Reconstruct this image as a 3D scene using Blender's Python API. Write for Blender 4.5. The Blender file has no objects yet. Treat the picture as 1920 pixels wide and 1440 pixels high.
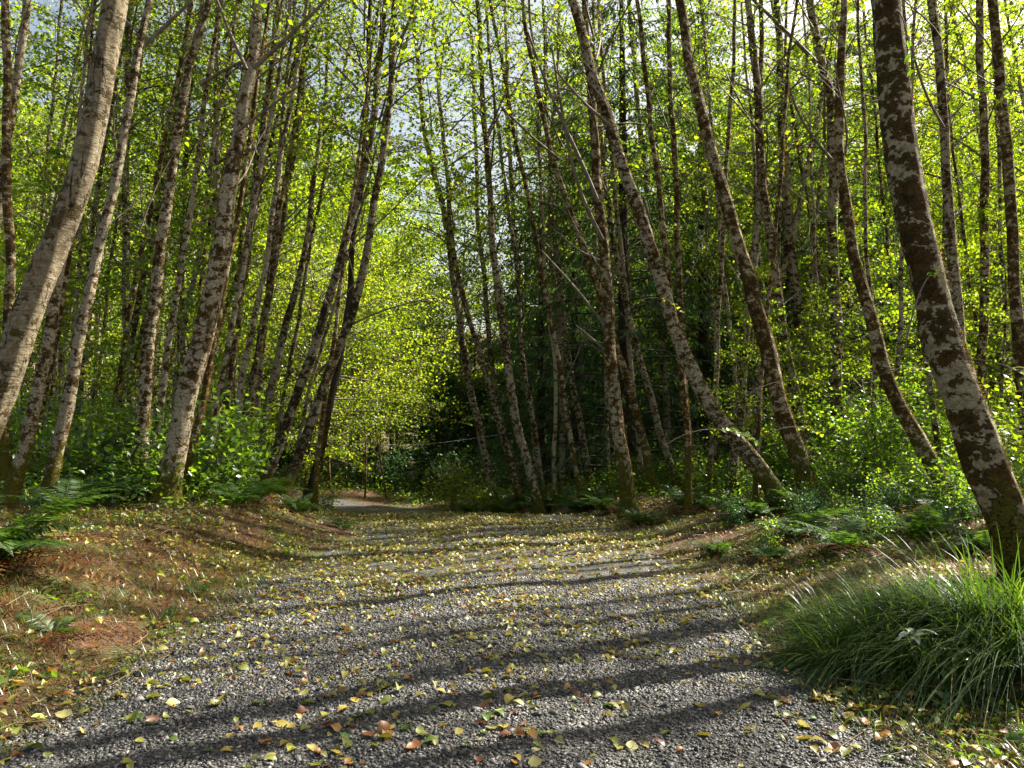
import bpy, math, random
import numpy as np
from mathutils import Matrix, Vector
random.seed(7); RNG = np.random.default_rng(7)
R = math.radians; PI = math.pi

# ------------------------------------------------------------------ camera, light, exposure
SC = bpy.context.scene
COL = SC.collection
F = 1507.0; PITCH = math.atan(90 / F); CAMZ = 1.55
cam = bpy.data.cameras.new('camera'); camo = bpy.data.objects.new('camera', cam); COL.objects.link(camo)
camo.location = (0, 0, CAMZ); camo.rotation_euler = (PI/2 + PITCH, 0, 0)
cam.sensor_width = 36; cam.lens = F / 1920 * 36; cam.clip_end = 900; cam.clip_start = .05
SC.camera = camo
SUN_AZ, SUN_EL = R(58), R(43)
world = bpy.data.worlds.new('World'); SC.world = world; world.use_nodes = True
wn = world.node_tree; bg = wn.nodes['Background']
sky = wn.nodes.new('ShaderNodeTexSky'); sky.sky_type = 'NISHITA'; sky.sun_disc = False
sky.sun_elevation = SUN_EL; sky.sun_rotation = SUN_AZ; sky.dust_density = 3.0; sky.air_density = 1.0
wb_ = wn.nodes.new('ShaderNodeMix'); wb_.data_type = 'RGBA'; wb_.blend_type = 'MULTIPLY'; wb_.inputs[0].default_value = 1
wb_.inputs[7].default_value = (1.14, 1.0, .80, 1)      # the photograph's warm white balance
wn.links.new(sky.outputs[0], wb_.inputs[6]); wn.links.new(wb_.outputs[2], bg.inputs[0]); bg.inputs[1].default_value = .062
sl = bpy.data.lights.new('sun', 'SUN'); sl.energy = 5.0; sl.angle = R(.6); sl.color = (1, .93, .78)
slo = bpy.data.objects.new('sun', sl); COL.objects.link(slo)
sd = Vector((math.sin(SUN_AZ)*math.cos(SUN_EL), math.cos(SUN_AZ)*math.cos(SUN_EL), math.sin(SUN_EL)))
slo.rotation_euler = sd.to_track_quat('Z', 'Y').to_euler(); slo.location = (20, 12, 30)
SC.view_settings.view_transform = 'Standard'; SC.view_settings.look = 'None'
SC.view_settings.gamma = 1; SC.view_settings.use_curve_mapping = False
SC.view_settings.exposure = 2.05
SC.render.engine = 'CYCLES'
cy = SC.cycles
cy.max_bounces = 8; cy.diffuse_bounces = 6; cy.glossy_bounces = 2; cy.transmission_bounces = 6; cy.transparent_max_bounces = 4
cy.sample_clamp_indirect = 4

# ------------------------------------------------------------------ helpers
def tag(o, label=None, cat=None, group=None, kind=None):
    if label: o['label'] = label
    if cat: o['category'] = cat
    if group: o['group'] = group
    if kind: o['kind'] = kind
    return o
def mesh(name, V, Fs, mat=None, attrs=None, smooth=False):
    """V (n,3); Fs list of (m,k) index arrays; mat one or a list; attrs {name: per-vertex float}"""
    me = bpy.data.meshes.new(name)
    V = np.asarray(V, np.float32).reshape(-1, 3)
    me.vertices.add(len(V)); me.vertices.foreach_set('co', V.ravel())
    Fs = [np.asarray(f, np.int32) for f in Fs if len(f)]
    loops = np.concatenate([f.ravel() for f in Fs]); tot = np.concatenate([np.full(len(f), f.shape[1], np.int32) for f in Fs])
    start = np.concatenate([[0], np.cumsum(tot)[:-1]]).astype(np.int32)
    me.loops.add(len(loops)); me.loops.foreach_set('vertex_index', loops)
    me.polygons.add(len(tot)); me.polygons.foreach_set('loop_start', start)
    if smooth: me.polygons.foreach_set('use_smooth', np.ones(len(tot), bool))
    me.update(calc_edges=True)
    for m in (mat if isinstance(mat, (list, tuple)) else [mat]):
        if m: me.materials.append(m)
    for k, a in (attrs or {}).items():
        at = me.attributes.new(k, 'FLOAT', 'POINT'); at.data.foreach_set('value', np.asarray(a, np.float32))
    return me
def link(name, me, parent=None, loc=(0, 0, 0), rot=(0, 0, 0), scale=1.0):
    o = bpy.data.objects.new(name, me); COL.objects.link(o)
    o.location = loc; o.rotation_euler = rot
    o.scale = (scale,)*3 if not hasattr(scale, '__len__') else scale
    if parent: o.parent = parent
    return o
def empty(name, loc, rz=0, scale=1.0):
    o = bpy.data.objects.new(name, None); COL.objects.link(o); o.location = loc; o.rotation_euler = (0, 0, rz)
    o.scale = (scale,)*3; o.empty_display_size = .2; return o
class Bag:
    """collects geometry of ONE object"""
    def __init__(s): s.V = []; s.F = []; s.A = []; s.n = 0
    def add(s, V, Fs, a=None):
        V = np.asarray(V, float).reshape(-1, 3)
        s.V.append(V); s.F += [np.asarray(f) + s.n for f in Fs]; s.n += len(V)
        s.A.append(np.zeros(len(V)) if a is None else np.broadcast_to(a, (len(V),)))
    def mesh(s, name, mat, smooth=False):
        by = {}
        for f in s.F:
            if len(f): by.setdefault(f.shape[1], []).append(f)
        return mesh(name, np.concatenate(s.V), [np.concatenate(v) for v in by.values()], mat, {'tint': np.concatenate(s.A)}, smooth)
def norm(a): return a / np.maximum(np.linalg.norm(a, axis=-1, keepdims=True), 1e-9)
def hash2(ix, iy):
    n = (ix*374761393 + iy*668265263) & 0xffffffff
    n = ((n ^ (n >> 13)) * 1274126177) & 0xffffffff
    return ((n ^ (n >> 16)) & 0xffff) / 65535.0
def vnoise(x, y):
    x = np.asarray(x, float); y = np.asarray(y, float)
    ix = np.floor(x).astype(np.int64); iy = np.floor(y).astype(np.int64)
    fx = x-ix; fy = y-iy; fx = fx*fx*(3-2*fx); fy = fy*fy*(3-2*fy)
    a = hash2(ix, iy); b = hash2(ix+1, iy); c = hash2(ix, iy+1); d = hash2(ix+1, iy+1)
    return (a*(1-fx)+b*fx)*(1-fy) + (c*(1-fx)+d*fx)*fy
def fbm(x, y, o=4):
    s = 0; a = .5
    for k in range(o): s = s + a*vnoise(x*2**k+17*k, y*2**k-9*k); a *= .5
    return s
def sst(t): t = np.clip(t, 0, 1); return t*t*(3-2*t)

# ------------------------------------------------------------------ terrain
def road_c(y):
    y = np.asarray(y, float)
    return -.28 - .04*np.clip(y-11.5, 0, 40)**2*.9 - .0*y
def road_hw(y): return 2.15 + .12*np.sin(np.asarray(y)*.9) + .0*y
ZR_Y = [-20, 12, 14, 15.5, 18, 21, 23, 28, 34, 60]; ZR_Z = [0, 0, -.01, -.04, -.38, -.60, -.62, -.85, -1.0, -1.2]
def edge_noise(x, y): return .28*(fbm(np.asarray(x)*.9+40, np.asarray(y)*1.1, 3)-.45)
def outside(x, y):
    """metres outside the road edge (negative on the road), and side"""
    d = np.asarray(x)-road_c(y)
    return np.abs(d) - road_hw(y) + edge_noise(x, y), np.sign(d)
def terrain(x, y):
    x = np.asarray(x, float); y = np.asarray(y, float)
    zr = np.interp(y, ZR_Y, ZR_Z)
    o, s = outside(x, y)
    left = .44 + .30*sst((-x-5)/4)*sst((14-np.abs(y-9))/4) + .05
    right = .30 + .32*sst((x-3.2)/5)
    off = np.where(s < 0, left, right)
    off = off - .022*np.clip(y-13, 0, 40)
    off = off - .95*sst((y-16)/7)*np.exp(-((x+4.0)/5.5)**2)
    off = off + .22*np.clip(y-46, 0, 90) + .14*np.clip(np.abs(x)-26, 0, 60)
    off = off + .22*(fbm(x*.35, y*.35, 4)-.47) + .15*(fbm(x*1.7+5, y*1.7, 4)-.45)
    w = sst(o/1.9)
    z = zr*(1-w) + off*w
    z = z + .025*(fbm(x*.6, y*.6, 2)-.4) + .03*np.exp(-((x-road_c(y))/1.0)**2)
    z = z - .022*(np.exp(-((x-road_c(y)-.85)/.3)**2)+np.exp(-((x-road_c(y)+.85)/.3)**2))*(y > 0)
    z = z + .50*np.exp(-(((x+5.2)/2.1)**2 + ((y-27.5)/1.8)**2))        # spoil mound past the bend
    return z
def tz(x, y): return float(terrain(x, y))
def unproj(px, py, D):
    u = (px-960)/F; v = (720-py)/F
    c, s_ = math.cos(PITCH), math.sin(PITCH)
    yw = c - v*s_; zw = s_ + v*c; k = D/yw
    return np.array([u*k, D, CAMZ+zw*k])
def proj(P):
    P = np.asarray(P, float); d = P - np.array([0, 0, CAMZ]); c, s_ = math.cos(PITCH), math.sin(PITCH)
    f = d[..., 1]*c + d[..., 2]*s_; v = -d[..., 1]*s_ + d[..., 2]*c
    f = np.where(np.abs(f) < .01, .01, f)
    return 960+F*d[..., 0]/f, 720-F*v/f, f
def ground_at(px, py):
    """first hit of the pixel's ray with the ground"""
    prev = None
    for D in np.arange(2.5, 60, .05):
        p = unproj(px, py, D)
        if p[2] <= tz(p[0], p[1]): return p[0], p[1]
    return p[0], p[1]

# ------------------------------------------------------------------ materials
def nt(name):
    m = bpy.data.materials.new(name); m.use_nodes = True; t = m.node_tree
    for n in list(t.nodes): t.nodes.remove(n)
    out = t.nodes.new('ShaderNodeOutputMaterial')
    return m, t, out
def N(t, typ, **kw):
    n = t.nodes.new(typ)
    for k, v in kw.items():
        if k in n.inputs.keys() if hasattr(n.inputs, 'keys') else False: n.inputs[k].default_value = v
        else: setattr(n, k, v)
    return n
def ramp(t, src, stops, interp='LINEAR'):
    r = t.nodes.new('ShaderNodeValToRGB'); r.color_ramp.interpolation = interp
    e = r.color_ramp.elements
    while len(e) < len(stops): e.new(.5)
    for i, (p, c) in enumerate(stops):
        e[i].position = p; e[i].color = (*c, 1) if len(c) == 3 else c
    t.links.new(src, r.inputs[0]); return r.outputs[0]
def mixc(t, f, a, b, mode='MIX'):
    n = t.nodes.new('ShaderNodeMix'); n.data_type = 'RGBA'; n.blend_type = mode
    for s, v in ((n.inputs[0], f), (n.inputs[6], a), (n.inputs[7], b)):
        if isinstance(v, (int, float)): s.default_value = v
        elif isinstance(v, tuple): s.default_value = (*v, 1)
        else: t.links.new(v, s)
    return n.outputs[2]
def math_(t, op, a, b=None, clamp=False):
    n = t.nodes.new('ShaderNodeMath'); n.operation = op; n.use_clamp = clamp
    for s, v in ((n.inputs[0], a), (n.inputs[1], b)):
        if v is None: continue
        if isinstance(v, (int, float)): s.default_value = v
        else: t.links.new(v, s)
    return n.outputs[0]
def noise(t, vec, scale, detail=4, rough=.55):
    n = t.nodes.new('ShaderNodeTexNoise'); n.inputs['Scale'].default_value = scale
    n.inputs['Detail'].default_value = detail; n.inputs['Roughness'].default_value = rough
    if vec is not None: t.links.new(vec, n.inputs['Vector'])
    return n.outputs[0]
def leaf_mat(name, stops, trans=.5, tmul=(2.6, 2.4, 1.2), gloss=.028, rough=.38):
    m, t, out = nt(name)
    a = t.nodes.new('ShaderNodeAttribute'); a.attribute_name = 'tint'
    oi = t.nodes.new('ShaderNodeObjectInfo')
    f = math_(t, 'ADD', math_(t, 'MULTIPLY', a.outputs['Fac'], .8), math_(t, 'MULTIPLY', oi.outputs['Random'], .2))
    c = ramp(t, f, stops)
    tc = mixc(t, 1.0, c, tuple(tmul), 'MULTIPLY')
    d = t.nodes.new('ShaderNodeBsdfDiffuse'); t.links.new(c, d.inputs[0])
    tr = t.nodes.new('ShaderNodeBsdfTranslucent'); t.links.new(tc, tr.inputs[0])
    mx = t.nodes.new('ShaderNodeMixShader'); mx.inputs[0].default_value = trans
    t.links.new(d.outputs[0], mx.inputs[1]); t.links.new(tr.outputs[0], mx.inputs[2])
    g = t.nodes.new('ShaderNodeBsdfGlossy'); g.inputs['Roughness'].default_value = rough; g.inputs[0].default_value = (.9, .95, 1, 1)
    mg = t.nodes.new('ShaderNodeMixShader'); mg.inputs[0].default_value = gloss
    t.links.new(mx.outputs[0], mg.inputs[1]); t.links.new(g.outputs[0], mg.inputs[2]); t.links.new(mg.outputs[0], out.inputs[0])
    return m
M = {}
M['alder_leaf'] = leaf_mat('alder_leaf', [(0, (.022, .050, .004)), (.40, (.075, .125, .008)), (.8, (.135, .178, .012)), (1, (.21, .20, .015))], .60, (3.6, 3.3, 1.2))
M['yellow_leaf'] = leaf_mat('yellow_leaf', [(0, (.05, .08, .006)), (.5, (.12, .15, .010)), (.85, (.18, .19, .014)), (1, (.25, .21, .02))], .60, (2.7, 2.9, 1.1))
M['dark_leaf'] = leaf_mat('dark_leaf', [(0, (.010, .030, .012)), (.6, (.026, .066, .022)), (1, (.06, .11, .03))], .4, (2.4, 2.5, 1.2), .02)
M['shrub_leaf'] = leaf_mat('shrub_leaf', [(0, (.024, .065, .008)), (.5, (.065, .13, .012)), (.85, (.12, .185, .016)), (1, (.17, .19, .03))], .54, (3.4, 3.2, 1.1), .045)
M['fern_leaf'] = leaf_mat('fern_leaf', [(0, (.018, .042, .010)), (.6, (.038, .082, .014)), (1, (.09, .13, .02))], .45, (3.0, 2.9, 1.0), .03, .5)
M['dead_fern'] = leaf_mat('dead_fern', [(0, (.06, .022, .010)), (.6, (.14, .055, .020)), (1, (.24, .12, .05))], .3, (1.5, 1.2, 1), .03)
M['needle'] = leaf_mat('needle', [(0, (.016, .038, .016)), (.5, (.040, .080, .030)), (1, (.10, .135, .038))], .42, (2.8, 2.7, 1.2), .02, .6)
M['needle_hazed'] = leaf_mat('needle_hazed', [(0, (.012, .038, .024)), (.5, (.024, .066, .040)), (1, (.05, .11, .05))], .3, (1.6, 1.8, 1.2), .02, .6)  # bluer green: the haze of distance is put into the needle colour
M['sedge'] = leaf_mat('sedge', [(0, (.018, .042, .007)), (.6, (.050, .100, .013)), (.88, (.12, .17, .028)), (1, (.30, .24, .11))], .42, (2.6, 2.6, 1.0), .05, .4)
M['grass'] = leaf_mat('grass', [(0, (.03, .07, .008)), (.5, (.075, .13, .015)), (.85, (.14, .17, .02)), (1, (.26, .22, .09))], .45, (2.2, 2.0, 1.0), .06)
M['litter'] = leaf_mat('litter', [(0, (.03, .015, .009)), (.35, (.11, .045, .016)), (.7, (.25, .115, .036)), (.9, (.30, .19, .08)), (1, (.42, .30, .15))], .2, (1.2, 1.1, 1), .03)
M['stalk'] = leaf_mat('stalk', [(0, (.10, .06, .03)), (1, (.30, .22, .12))], .1, (1.2, 1.1, 1), .03)
FALL = {'olive': [(0, (.12, .14, .02)), (.6, (.20, .22, .035)), (1, (.30, .29, .05))],
        'yellow': [(0, (.28, .21, .03)), (.6, (.40, .32, .06)), (1, (.52, .42, .11))],
        'pale': [(0, (.32, .30, .10)), (1, (.50, .46, .20))],
        'orange': [(0, (.24, .09, .02)), (.6, (.36, .17, .035)), (1, (.46, .25, .06))],
        'brown': [(0, (.10, .035, .015)), (1, (.22, .08, .03))],
        'green': [(0, (.05, .10, .015)), (1, (.11, .18, .03))]}
for k, st in FALL.items(): M['fall_'+k] = leaf_mat('fallen_leaf_'+k, st, .25, (1.5, 1.4, 1), .05, .45)
M['fall_mix'] = leaf_mat('fallen_leaf_mixed', [(0, (.06, .035, .012)), (.07, (.13, .05, .02)), (.18, (.28, .14, .03)), (.32, (.16, .18, .03)), (.65, (.30, .29, .05)), (.9, (.42, .35, .08)), (1, (.48, .44, .18))], .25, (1.5, 1.4, 1), .05, .45)

def bark_mat(name, pale, pale2, dark, cover, sc=6.0, orange=.4, basemoss=1.6, green=(.13, .125, .012), bump=.6, streak=.5, crack=False):
    m, t, out = nt(name)
    tc = t.nodes.new('ShaderNodeTexCoord'); oi = t.nodes.new('ShaderNodeObjectInfo')
    mp = t.nodes.new('ShaderNodeMapping'); mp.inputs['Scale'].default_value = (1, 1, 1.25)
    t.links.new(tc.outputs['Object'], mp.inputs[0])
    cmb = t.nodes.new('ShaderNodeCombineXYZ'); off = math_(t, 'MULTIPLY', oi.outputs['Random'], 37.0)
    for i in range(3): t.links.new(off, cmb.inputs[i])
    t.links.new(cmb.outputs[0], mp.inputs['Location'])
    v = mp.outputs[0]
    n1 = noise(t, v, sc, 7, .62); n2 = noise(t, v, sc*3.6, 6, .7); n3 = noise(t, v, 1.1, 3, .5); n4 = noise(t, v, max(34, sc*7), 5, .75)
    base = mixc(t, ramp(t, n2, [(.38, (0, 0, 0)), (.62, (1, 1, 1))]), pale, pale2)
    # lenticels and rough rings run round the trunk
    mp2 = t.nodes.new('ShaderNodeMapping'); mp2.inputs['Scale'].default_value = (5, 5, 46)
    t.links.new(tc.outputs['Object'], mp2.inputs[0])
    ns = noise(t, mp2.outputs[0], 1.0, 3, .6)
    base = mixc(t, math_(t, 'MULTIPLY', ramp(t, ns, [(.60, (0, 0, 0)), (.70, (1, 1, 1))]), streak), base, (pale2[0]*.35, pale2[1]*.33, pale2[2]*.3))
    # moss and dark lichen patches
    s = math_(t, 'ADD', math_(t, 'MULTIPLY', n1, .54), math_(t, 'ADD', math_(t, 'MULTIPLY', n2, .28), math_(t, 'MULTIPLY', n3, .18)))
    th = .5 + (.5-cover)*.30
    mask = ramp(t, s, [(th-.012, (0, 0, 0)), (th+.012, (1, 1, 1))])
    rim = ramp(t, s, [(th-.03, (0, 0, 0)), (th, (1, 1, 1)), (th+.05, (0, 0, 0))])
    dk = mixc(t, ramp(t, n4, [(.40, (0, 0, 0)), (.68, (1, 1, 1))]), tuple(q_*.35 for q_ in dark), (dark[0]*2.0, dark[1]*2.1, dark[2]*1.4))
    dk = mixc(t, ramp(t, n2, [(.52, (0, 0, 0)), (.66, (1, 1, 1))]), dk, (.085, .06, .022))
    c = mixc(t, mask, base, dk)
    c = mixc(t, math_(t, 'MULTIPLY', rim, orange), c, (.20, .11, .022))
    if crack:      # long dark bark fissures running up the stem
        mp3 = t.nodes.new('ShaderNodeMapping'); mp3.inputs['Scale'].default_value = (7, 7, .75); t.links.new(tc.outputs['Object'], mp3.inputs[0])
        nc = noise(t, mp3.outputs[0], 1.0, 5, .62)
        cm_ = math_(t, 'MULTIPLY', ramp(t, nc, [(.487, (0, 0, 0)), (.498, (1, 1, 1)), (.502, (1, 1, 1)), (.513, (0, 0, 0))]), ramp(t, noise(t, tc.outputs['Object'], 1.3, 2, .5), [(.47, (0, 0, 0)), (.52, (1, 1, 1))]))
        c = mixc(t, cm_, c, (.03, .02, .012)); mask = math_(t, 'SUBTRACT', mask, math_(t, 'MULTIPLY', cm_, 2.5))
    sx = t.nodes.new('ShaderNodeSeparateXYZ'); t.links.new(tc.outputs['Object'], sx.inputs[0])
    hz = math_(t, 'SUBTRACT', 1.0, math_(t, 'DIVIDE', sx.outputs[2], basemoss), True)
    gm = math_(t, 'ADD', hz, math_(t, 'MULTIPLY', math_(t, 'SUBTRACT', n1, .5), 1.5))
    gmask = ramp(t, gm, [(.42, (0, 0, 0)), (.62, (1, 1, 1))])
    gc = mixc(t, ramp(t, n4, [(.35, (0, 0, 0)), (.6, (1, 1, 1))]), (.05, .035, .008), green)
    c = mixc(t, gmask, c, gc)
    p = t.nodes.new('ShaderNodeBsdfPrincipled'); p.inputs['Roughness'].default_value = .9; p.inputs['Specular IOR Level'].default_value = .15; t.links.new(c, p.inputs['Base Color'])
    hb = math_(t, 'ADD', math_(t, 'MULTIPLY', mask, .5), math_(t, 'ADD', math_(t, 'MULTIPLY', n4, .6), math_(t, 'MULTIPLY', ns, .5)))
    b = t.nodes.new('ShaderNodeBump'); b.inputs['Strength'].default_value = bump; b.inputs['Distance'].default_value = .045
    t.links.new(hb, b.inputs['Height']); t.links.new(b.outputs[0], p.inputs['Normal']); t.links.new(p.outputs[0], out.inputs[0])
    return m
M['bark_smooth'] = bark_mat('bark_smooth', (.30, .26, .18), (.145, .11, .065), (.085, .062, .032), .36, 5.0, .05, .4, streak=.6, bump=1.0, crack=True)
M['bark_pale'] = bark_mat('bark_pale', (.42, .375, .28), (.21, .17, .11), (.024, .016, .008), .40, 8, .6, 1.3, bump=1)
M['bark_mottled'] = bark_mat('bark_mottled', (.47, .43, .32), (.21, .175, .11), (.026, .017, .007), .48, 11, .7, 1.4, bump=1)
M['bark_mossy'] = bark_mat('bark_mossy', (.45, .40, .28), (.19, .15, .085), (.040, .024, .008), .54, 8, .8, 1.9, bump=1)
M['bark_massive'] = bark_mat('bark_massive', (.40, .36, .25), (.20, .155, .085), (.036, .021, .008), .47, 5.2, .5, 1.3, bump=1.2)
M['bark_shaded'] = bark_mat('bark_shaded', (.28, .25, .18), (.14, .12, .08), (.018, .013, .008), .50, 8.0, .2, .8)  # dimmer bark: the shade on these trunks is put into its colour
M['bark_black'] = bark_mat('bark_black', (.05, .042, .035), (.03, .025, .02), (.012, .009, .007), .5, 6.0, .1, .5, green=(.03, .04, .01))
def plain(name, c, rough=.85):
    m, t, out = nt(name); tc = t.nodes.new('ShaderNodeTexCoord')
    n1 = noise(t, tc.outputs['Object'], 9, 5, .6)
    col = mixc(t, ramp(t, n1, [(.35, (0, 0, 0)), (.65, (1, 1, 1))]), tuple(x*.55 for x in c), tuple(x*1.35 for x in c))
    p = t.nodes.new('ShaderNodeBsdfPrincipled'); p.inputs['Roughness'].default_value = rough
    t.links.new(col, p.inputs['Base Color']); t.links.new(p.outputs[0], out.inputs[0]); return m
M['twig'] = plain('twig', (.13, .105, .075)); M['twig_dark'] = plain('twig_dark', (.035, .027, .02)); M['wire'] = plain('wire', (.5, .5, .5), .5)
def ground_mat():
    m, t, out = nt('forest_soil'); tc = t.nodes.new('ShaderNodeTexCoord'); o = tc.outputs['Object']
    a = noise(t, o, 1.3, 5, .6); b = noise(t, o, 34, 6, .7); c_ = noise(t, o, 7, 5, .65)
    c = mixc(t, ramp(t, b, [(.36, (0, 0, 0)), (.64, (1, 1, 1))]), (.030, .017, .009), (.15, .075, .032))
    g = mixc(t, ramp(t, b, [(.4, (0, 0, 0)), (.6, (1, 1, 1))]), (.025, .035, .008), (.09, .10, .022))
    c = mixc(t, ramp(t, a, [(.46, (0, 0, 0)), (.58, (1, 1, 1))]), c, g)
    p = t.nodes.new('ShaderNodeBsdfPrincipled'); p.inputs['Roughness'].default_value = .95; t.links.new(c, p.inputs['Base Color'])
    bp = t.nodes.new('ShaderNodeBump'); bp.inputs['Distance'].default_value = .05; bp.inputs['Strength'].default_value = .8
    t.links.new(math_(t, 'ADD', b, c_), bp.inputs['Height']); t.links.new(bp.outputs[0], p.inputs['Normal']); t.links.new(p.outputs[0], out.inputs[0]); return m
def gravel_mat():
    m, t, out = nt('crushed_slate'); tc = t.nodes.new('ShaderNodeTexCoord'); o = tc.outputs['Object']
    mp = t.nodes.new('ShaderNodeMapping'); mp.inputs['Scale'].default_value = (1, 1.35, 1); t.links.new(o, mp.inputs[0]); o = mp.outputs[0]
    vo = t.nodes.new('ShaderNodeTexVoronoi'); vo.inputs['Scale'].default_value = 44; t.links.new(o, vo.inputs['Vector'])
    v2 = t.nodes.new('ShaderNodeTexVoronoi'); v2.inputs['Scale'].default_value = 26; t.links.new(o, v2.inputs['Vector'])
    sx = t.nodes.new('ShaderNodeSeparateColor'); t.links.new(vo.outputs['Color'], sx.inputs[0])
    c = ramp(t, sx.outputs[0], [(0, (.020, .0195, .019)), (.5, (.052, .051, .049)), (1, (.15, .145, .138))])
    big = noise(t, o, 1.1, 4, .6)
    c = mixc(t, ramp(t, big, [(.35, (0, 0, 0)), (.7, (.45, .45, .45))]), c, (.06, .058, .055))
    p = t.nodes.new('ShaderNodeBsdfPrincipled'); p.inputs['Roughness'].default_value = .62; t.links.new(c, p.inputs['Base Color'])
    n1 = noise(t, o, 120, 3, .6)
    h = math_(t, 'ADD', math_(t, 'MULTIPLY', sx.outputs[1], .7), math_(t, 'ADD', math_(t, 'MULTIPLY', vo.outputs['Distance'], -1.0), math_(t, 'MULTIPLY', n1, .3)))
    bp = t.nodes.new('ShaderNodeBump'); bp.inputs['Distance'].default_value = .02; bp.inputs['Strength'].default_value = 1.0
    t.links.new(h, bp.inputs['Height']); t.links.new(bp.outputs[0], p.inputs['Normal']); t.links.new(p.outputs[0], out.inputs[0]); return m
def chip_mat():
    m, t, out = nt('slate_chip'); a = t.nodes.new('ShaderNodeAttribute'); a.attribute_name = 'tint'
    c = ramp(t, a.outputs['Fac'], [(0, (.015, .015, .015)), (.5, (.042, .041, .040)), (.84, (.105, .102, .097)), (1, (.30, .29, .27))])
    p = t.nodes.new('ShaderNodeBsdfPrincipled'); p.inputs['Roughness'].default_value = .55; t.links.new(c, p.inputs['Base Color'])
    t.links.new(p.outputs[0], out.inputs[0]); return m
M['soil'] = ground_mat(); M['gravel'] = gravel_mat(); M['chip'] = chip_mat()
def moss_mat():
    return leaf_mat('moss', [(0, (.05, .03, .008)), (.5, (.14, .075, .012)), (.8, (.16, .14, .015)), (1, (.22, .2, .03))], .4, (1.8, 1.6, 1), .02)
M['moss'] = moss_mat()

# ------------------------------------------------------------------ shape generators
def tube(P, rad, sides=6, wob=0., cap=True, seed=0):
    P = np.asarray(P, float); n = len(P); T = np.gradient(P, axis=0); T = norm(T)
    up = np.array([0, 0, 1.]) if abs(T[0][2]) < .9 else np.array([1., 0, 0])
    A = norm(np.cross(T, up)); B = np.cross(T, A)
    th = np.linspace(0, 2*PI, sides, endpoint=False)
    rad = np.broadcast_to(np.asarray(rad, float), (n,))
    rr = rad[:, None]*np.ones(sides)
    if wob:
        z = np.cumsum(np.concatenate([[0], np.linalg.norm(np.diff(P, axis=0), axis=1)]))
        cx = np.cos(th)*2.2; 
        rr = rr*(1+wob*((vnoise(cx[None]+z[:, None]*2.3+seed, np.sin(th)[None]*2.2+z[:, None]*.7+seed*3)-.5)*1.3
                        + (vnoise(cx[None]*3+z[:, None]*9, np.sin(th)[None]*6-z[:, None]*6+seed)-.5)*.6))
    V = P[:, None]+A[:, None]*(np.cos(th)[None, :, None]*rr[..., None])+B[:, None]*(np.sin(th)[None, :, None]*rr[..., None])
    i = np.arange(n-1)[:, None]*sides; j = np.arange(sides)[None]; k = (j+1) % sides
    Q = np.stack([i+j, i+k, i+sides+k, i+sides+j], -1).reshape(-1, 4)
    V = V.reshape(-1, 3); Fs = [Q]
    if cap:
        V = np.vstack([V, P[-1]+T[-1]*rad[-1]*.4]); a = (n-1)*sides
        Fs.append(np.stack([a+np.arange(sides), a+(np.arange(sides)+1) % sides, np.full(sides, len(V)-1)], -1))
    return V, Fs
def leaves2(P, D, Nn, L, W, fold=.25):
    """two-triangle folded leaves"""
    n = len(P); D = norm(D); S = norm(np.cross(D, Nn)); U = np.cross(S, D)
    L = np.broadcast_to(L, (n,))[:, None]; W = np.broadcast_to(W, (n,))[:, None]
    m = P+D*L*.42
    V = np.stack([P, m-S*W*.5+U*W*fold, P+D*L, m+S*W*.5+U*W*fold], 1).reshape(-1, 3)
    b = np.arange(n)[:, None]*4
    Fs = [np.concatenate([b+[0, 1, 2], b+[0, 2, 3]], 0)]
    return V, Fs, 4
def leavesN(P, D, Nn, L, W, rows=5, fold=.25, curl=.0, seed=0, tooth=0.):
    """shaped leaves: rows along the midrib, folded and curled"""
    n = len(P); D = norm(D); S = norm(np.cross(D, Nn)); U = np.cross(S, D)
    L = np.broadcast_to(L, (n,)); W = np.broadcast_to(W, (n,)); fold = np.broadcast_to(fold, (n,)); curl = np.broadcast_to(curl, (n,))
    t = np.linspace(0, 1, rows); w = np.sin(PI*np.clip(t, 0, 1)**.72)**.8; w[0] = 0.03; w[-1] = 0.0
    rg = np.random.default_rng(seed)
    V = np.zeros((n, rows, 3, 3))
    for i, ti in enumerate(t):
        c = P + D*(L*ti)[:, None] + U*(curl*L*(ti-.5)**2*2 - curl*L*.5*(ti > -1))[:, None]
        ww = W*.5*w[i]
        ja = 1+tooth*(rg.random(n)-.5); jb = 1+tooth*(rg.random(n)-.5)
        V[:, i, 1] = c
        V[:, i, 0] = c - S*(ww*ja)[:, None] + U*(ww*fold)[:, None]
        V[:, i, 2] = c + S*(ww*jb)[:, None] + U*(ww*fold*(.6+.8*rg.random(n)))[:, None]
    b = (np.arange(n)*rows*3)[:, None, None]; r = (np.arange(rows-1)*3)[None, :, None]
    q1 = (b+r+np.array([0, 1, 4, 3])).reshape(-1, 4); q2 = (b+r+np.array([1, 2, 5, 4])).reshape(-1, 4)
    return V.reshape(-1, 3), [q1, q2], rows*3
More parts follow.
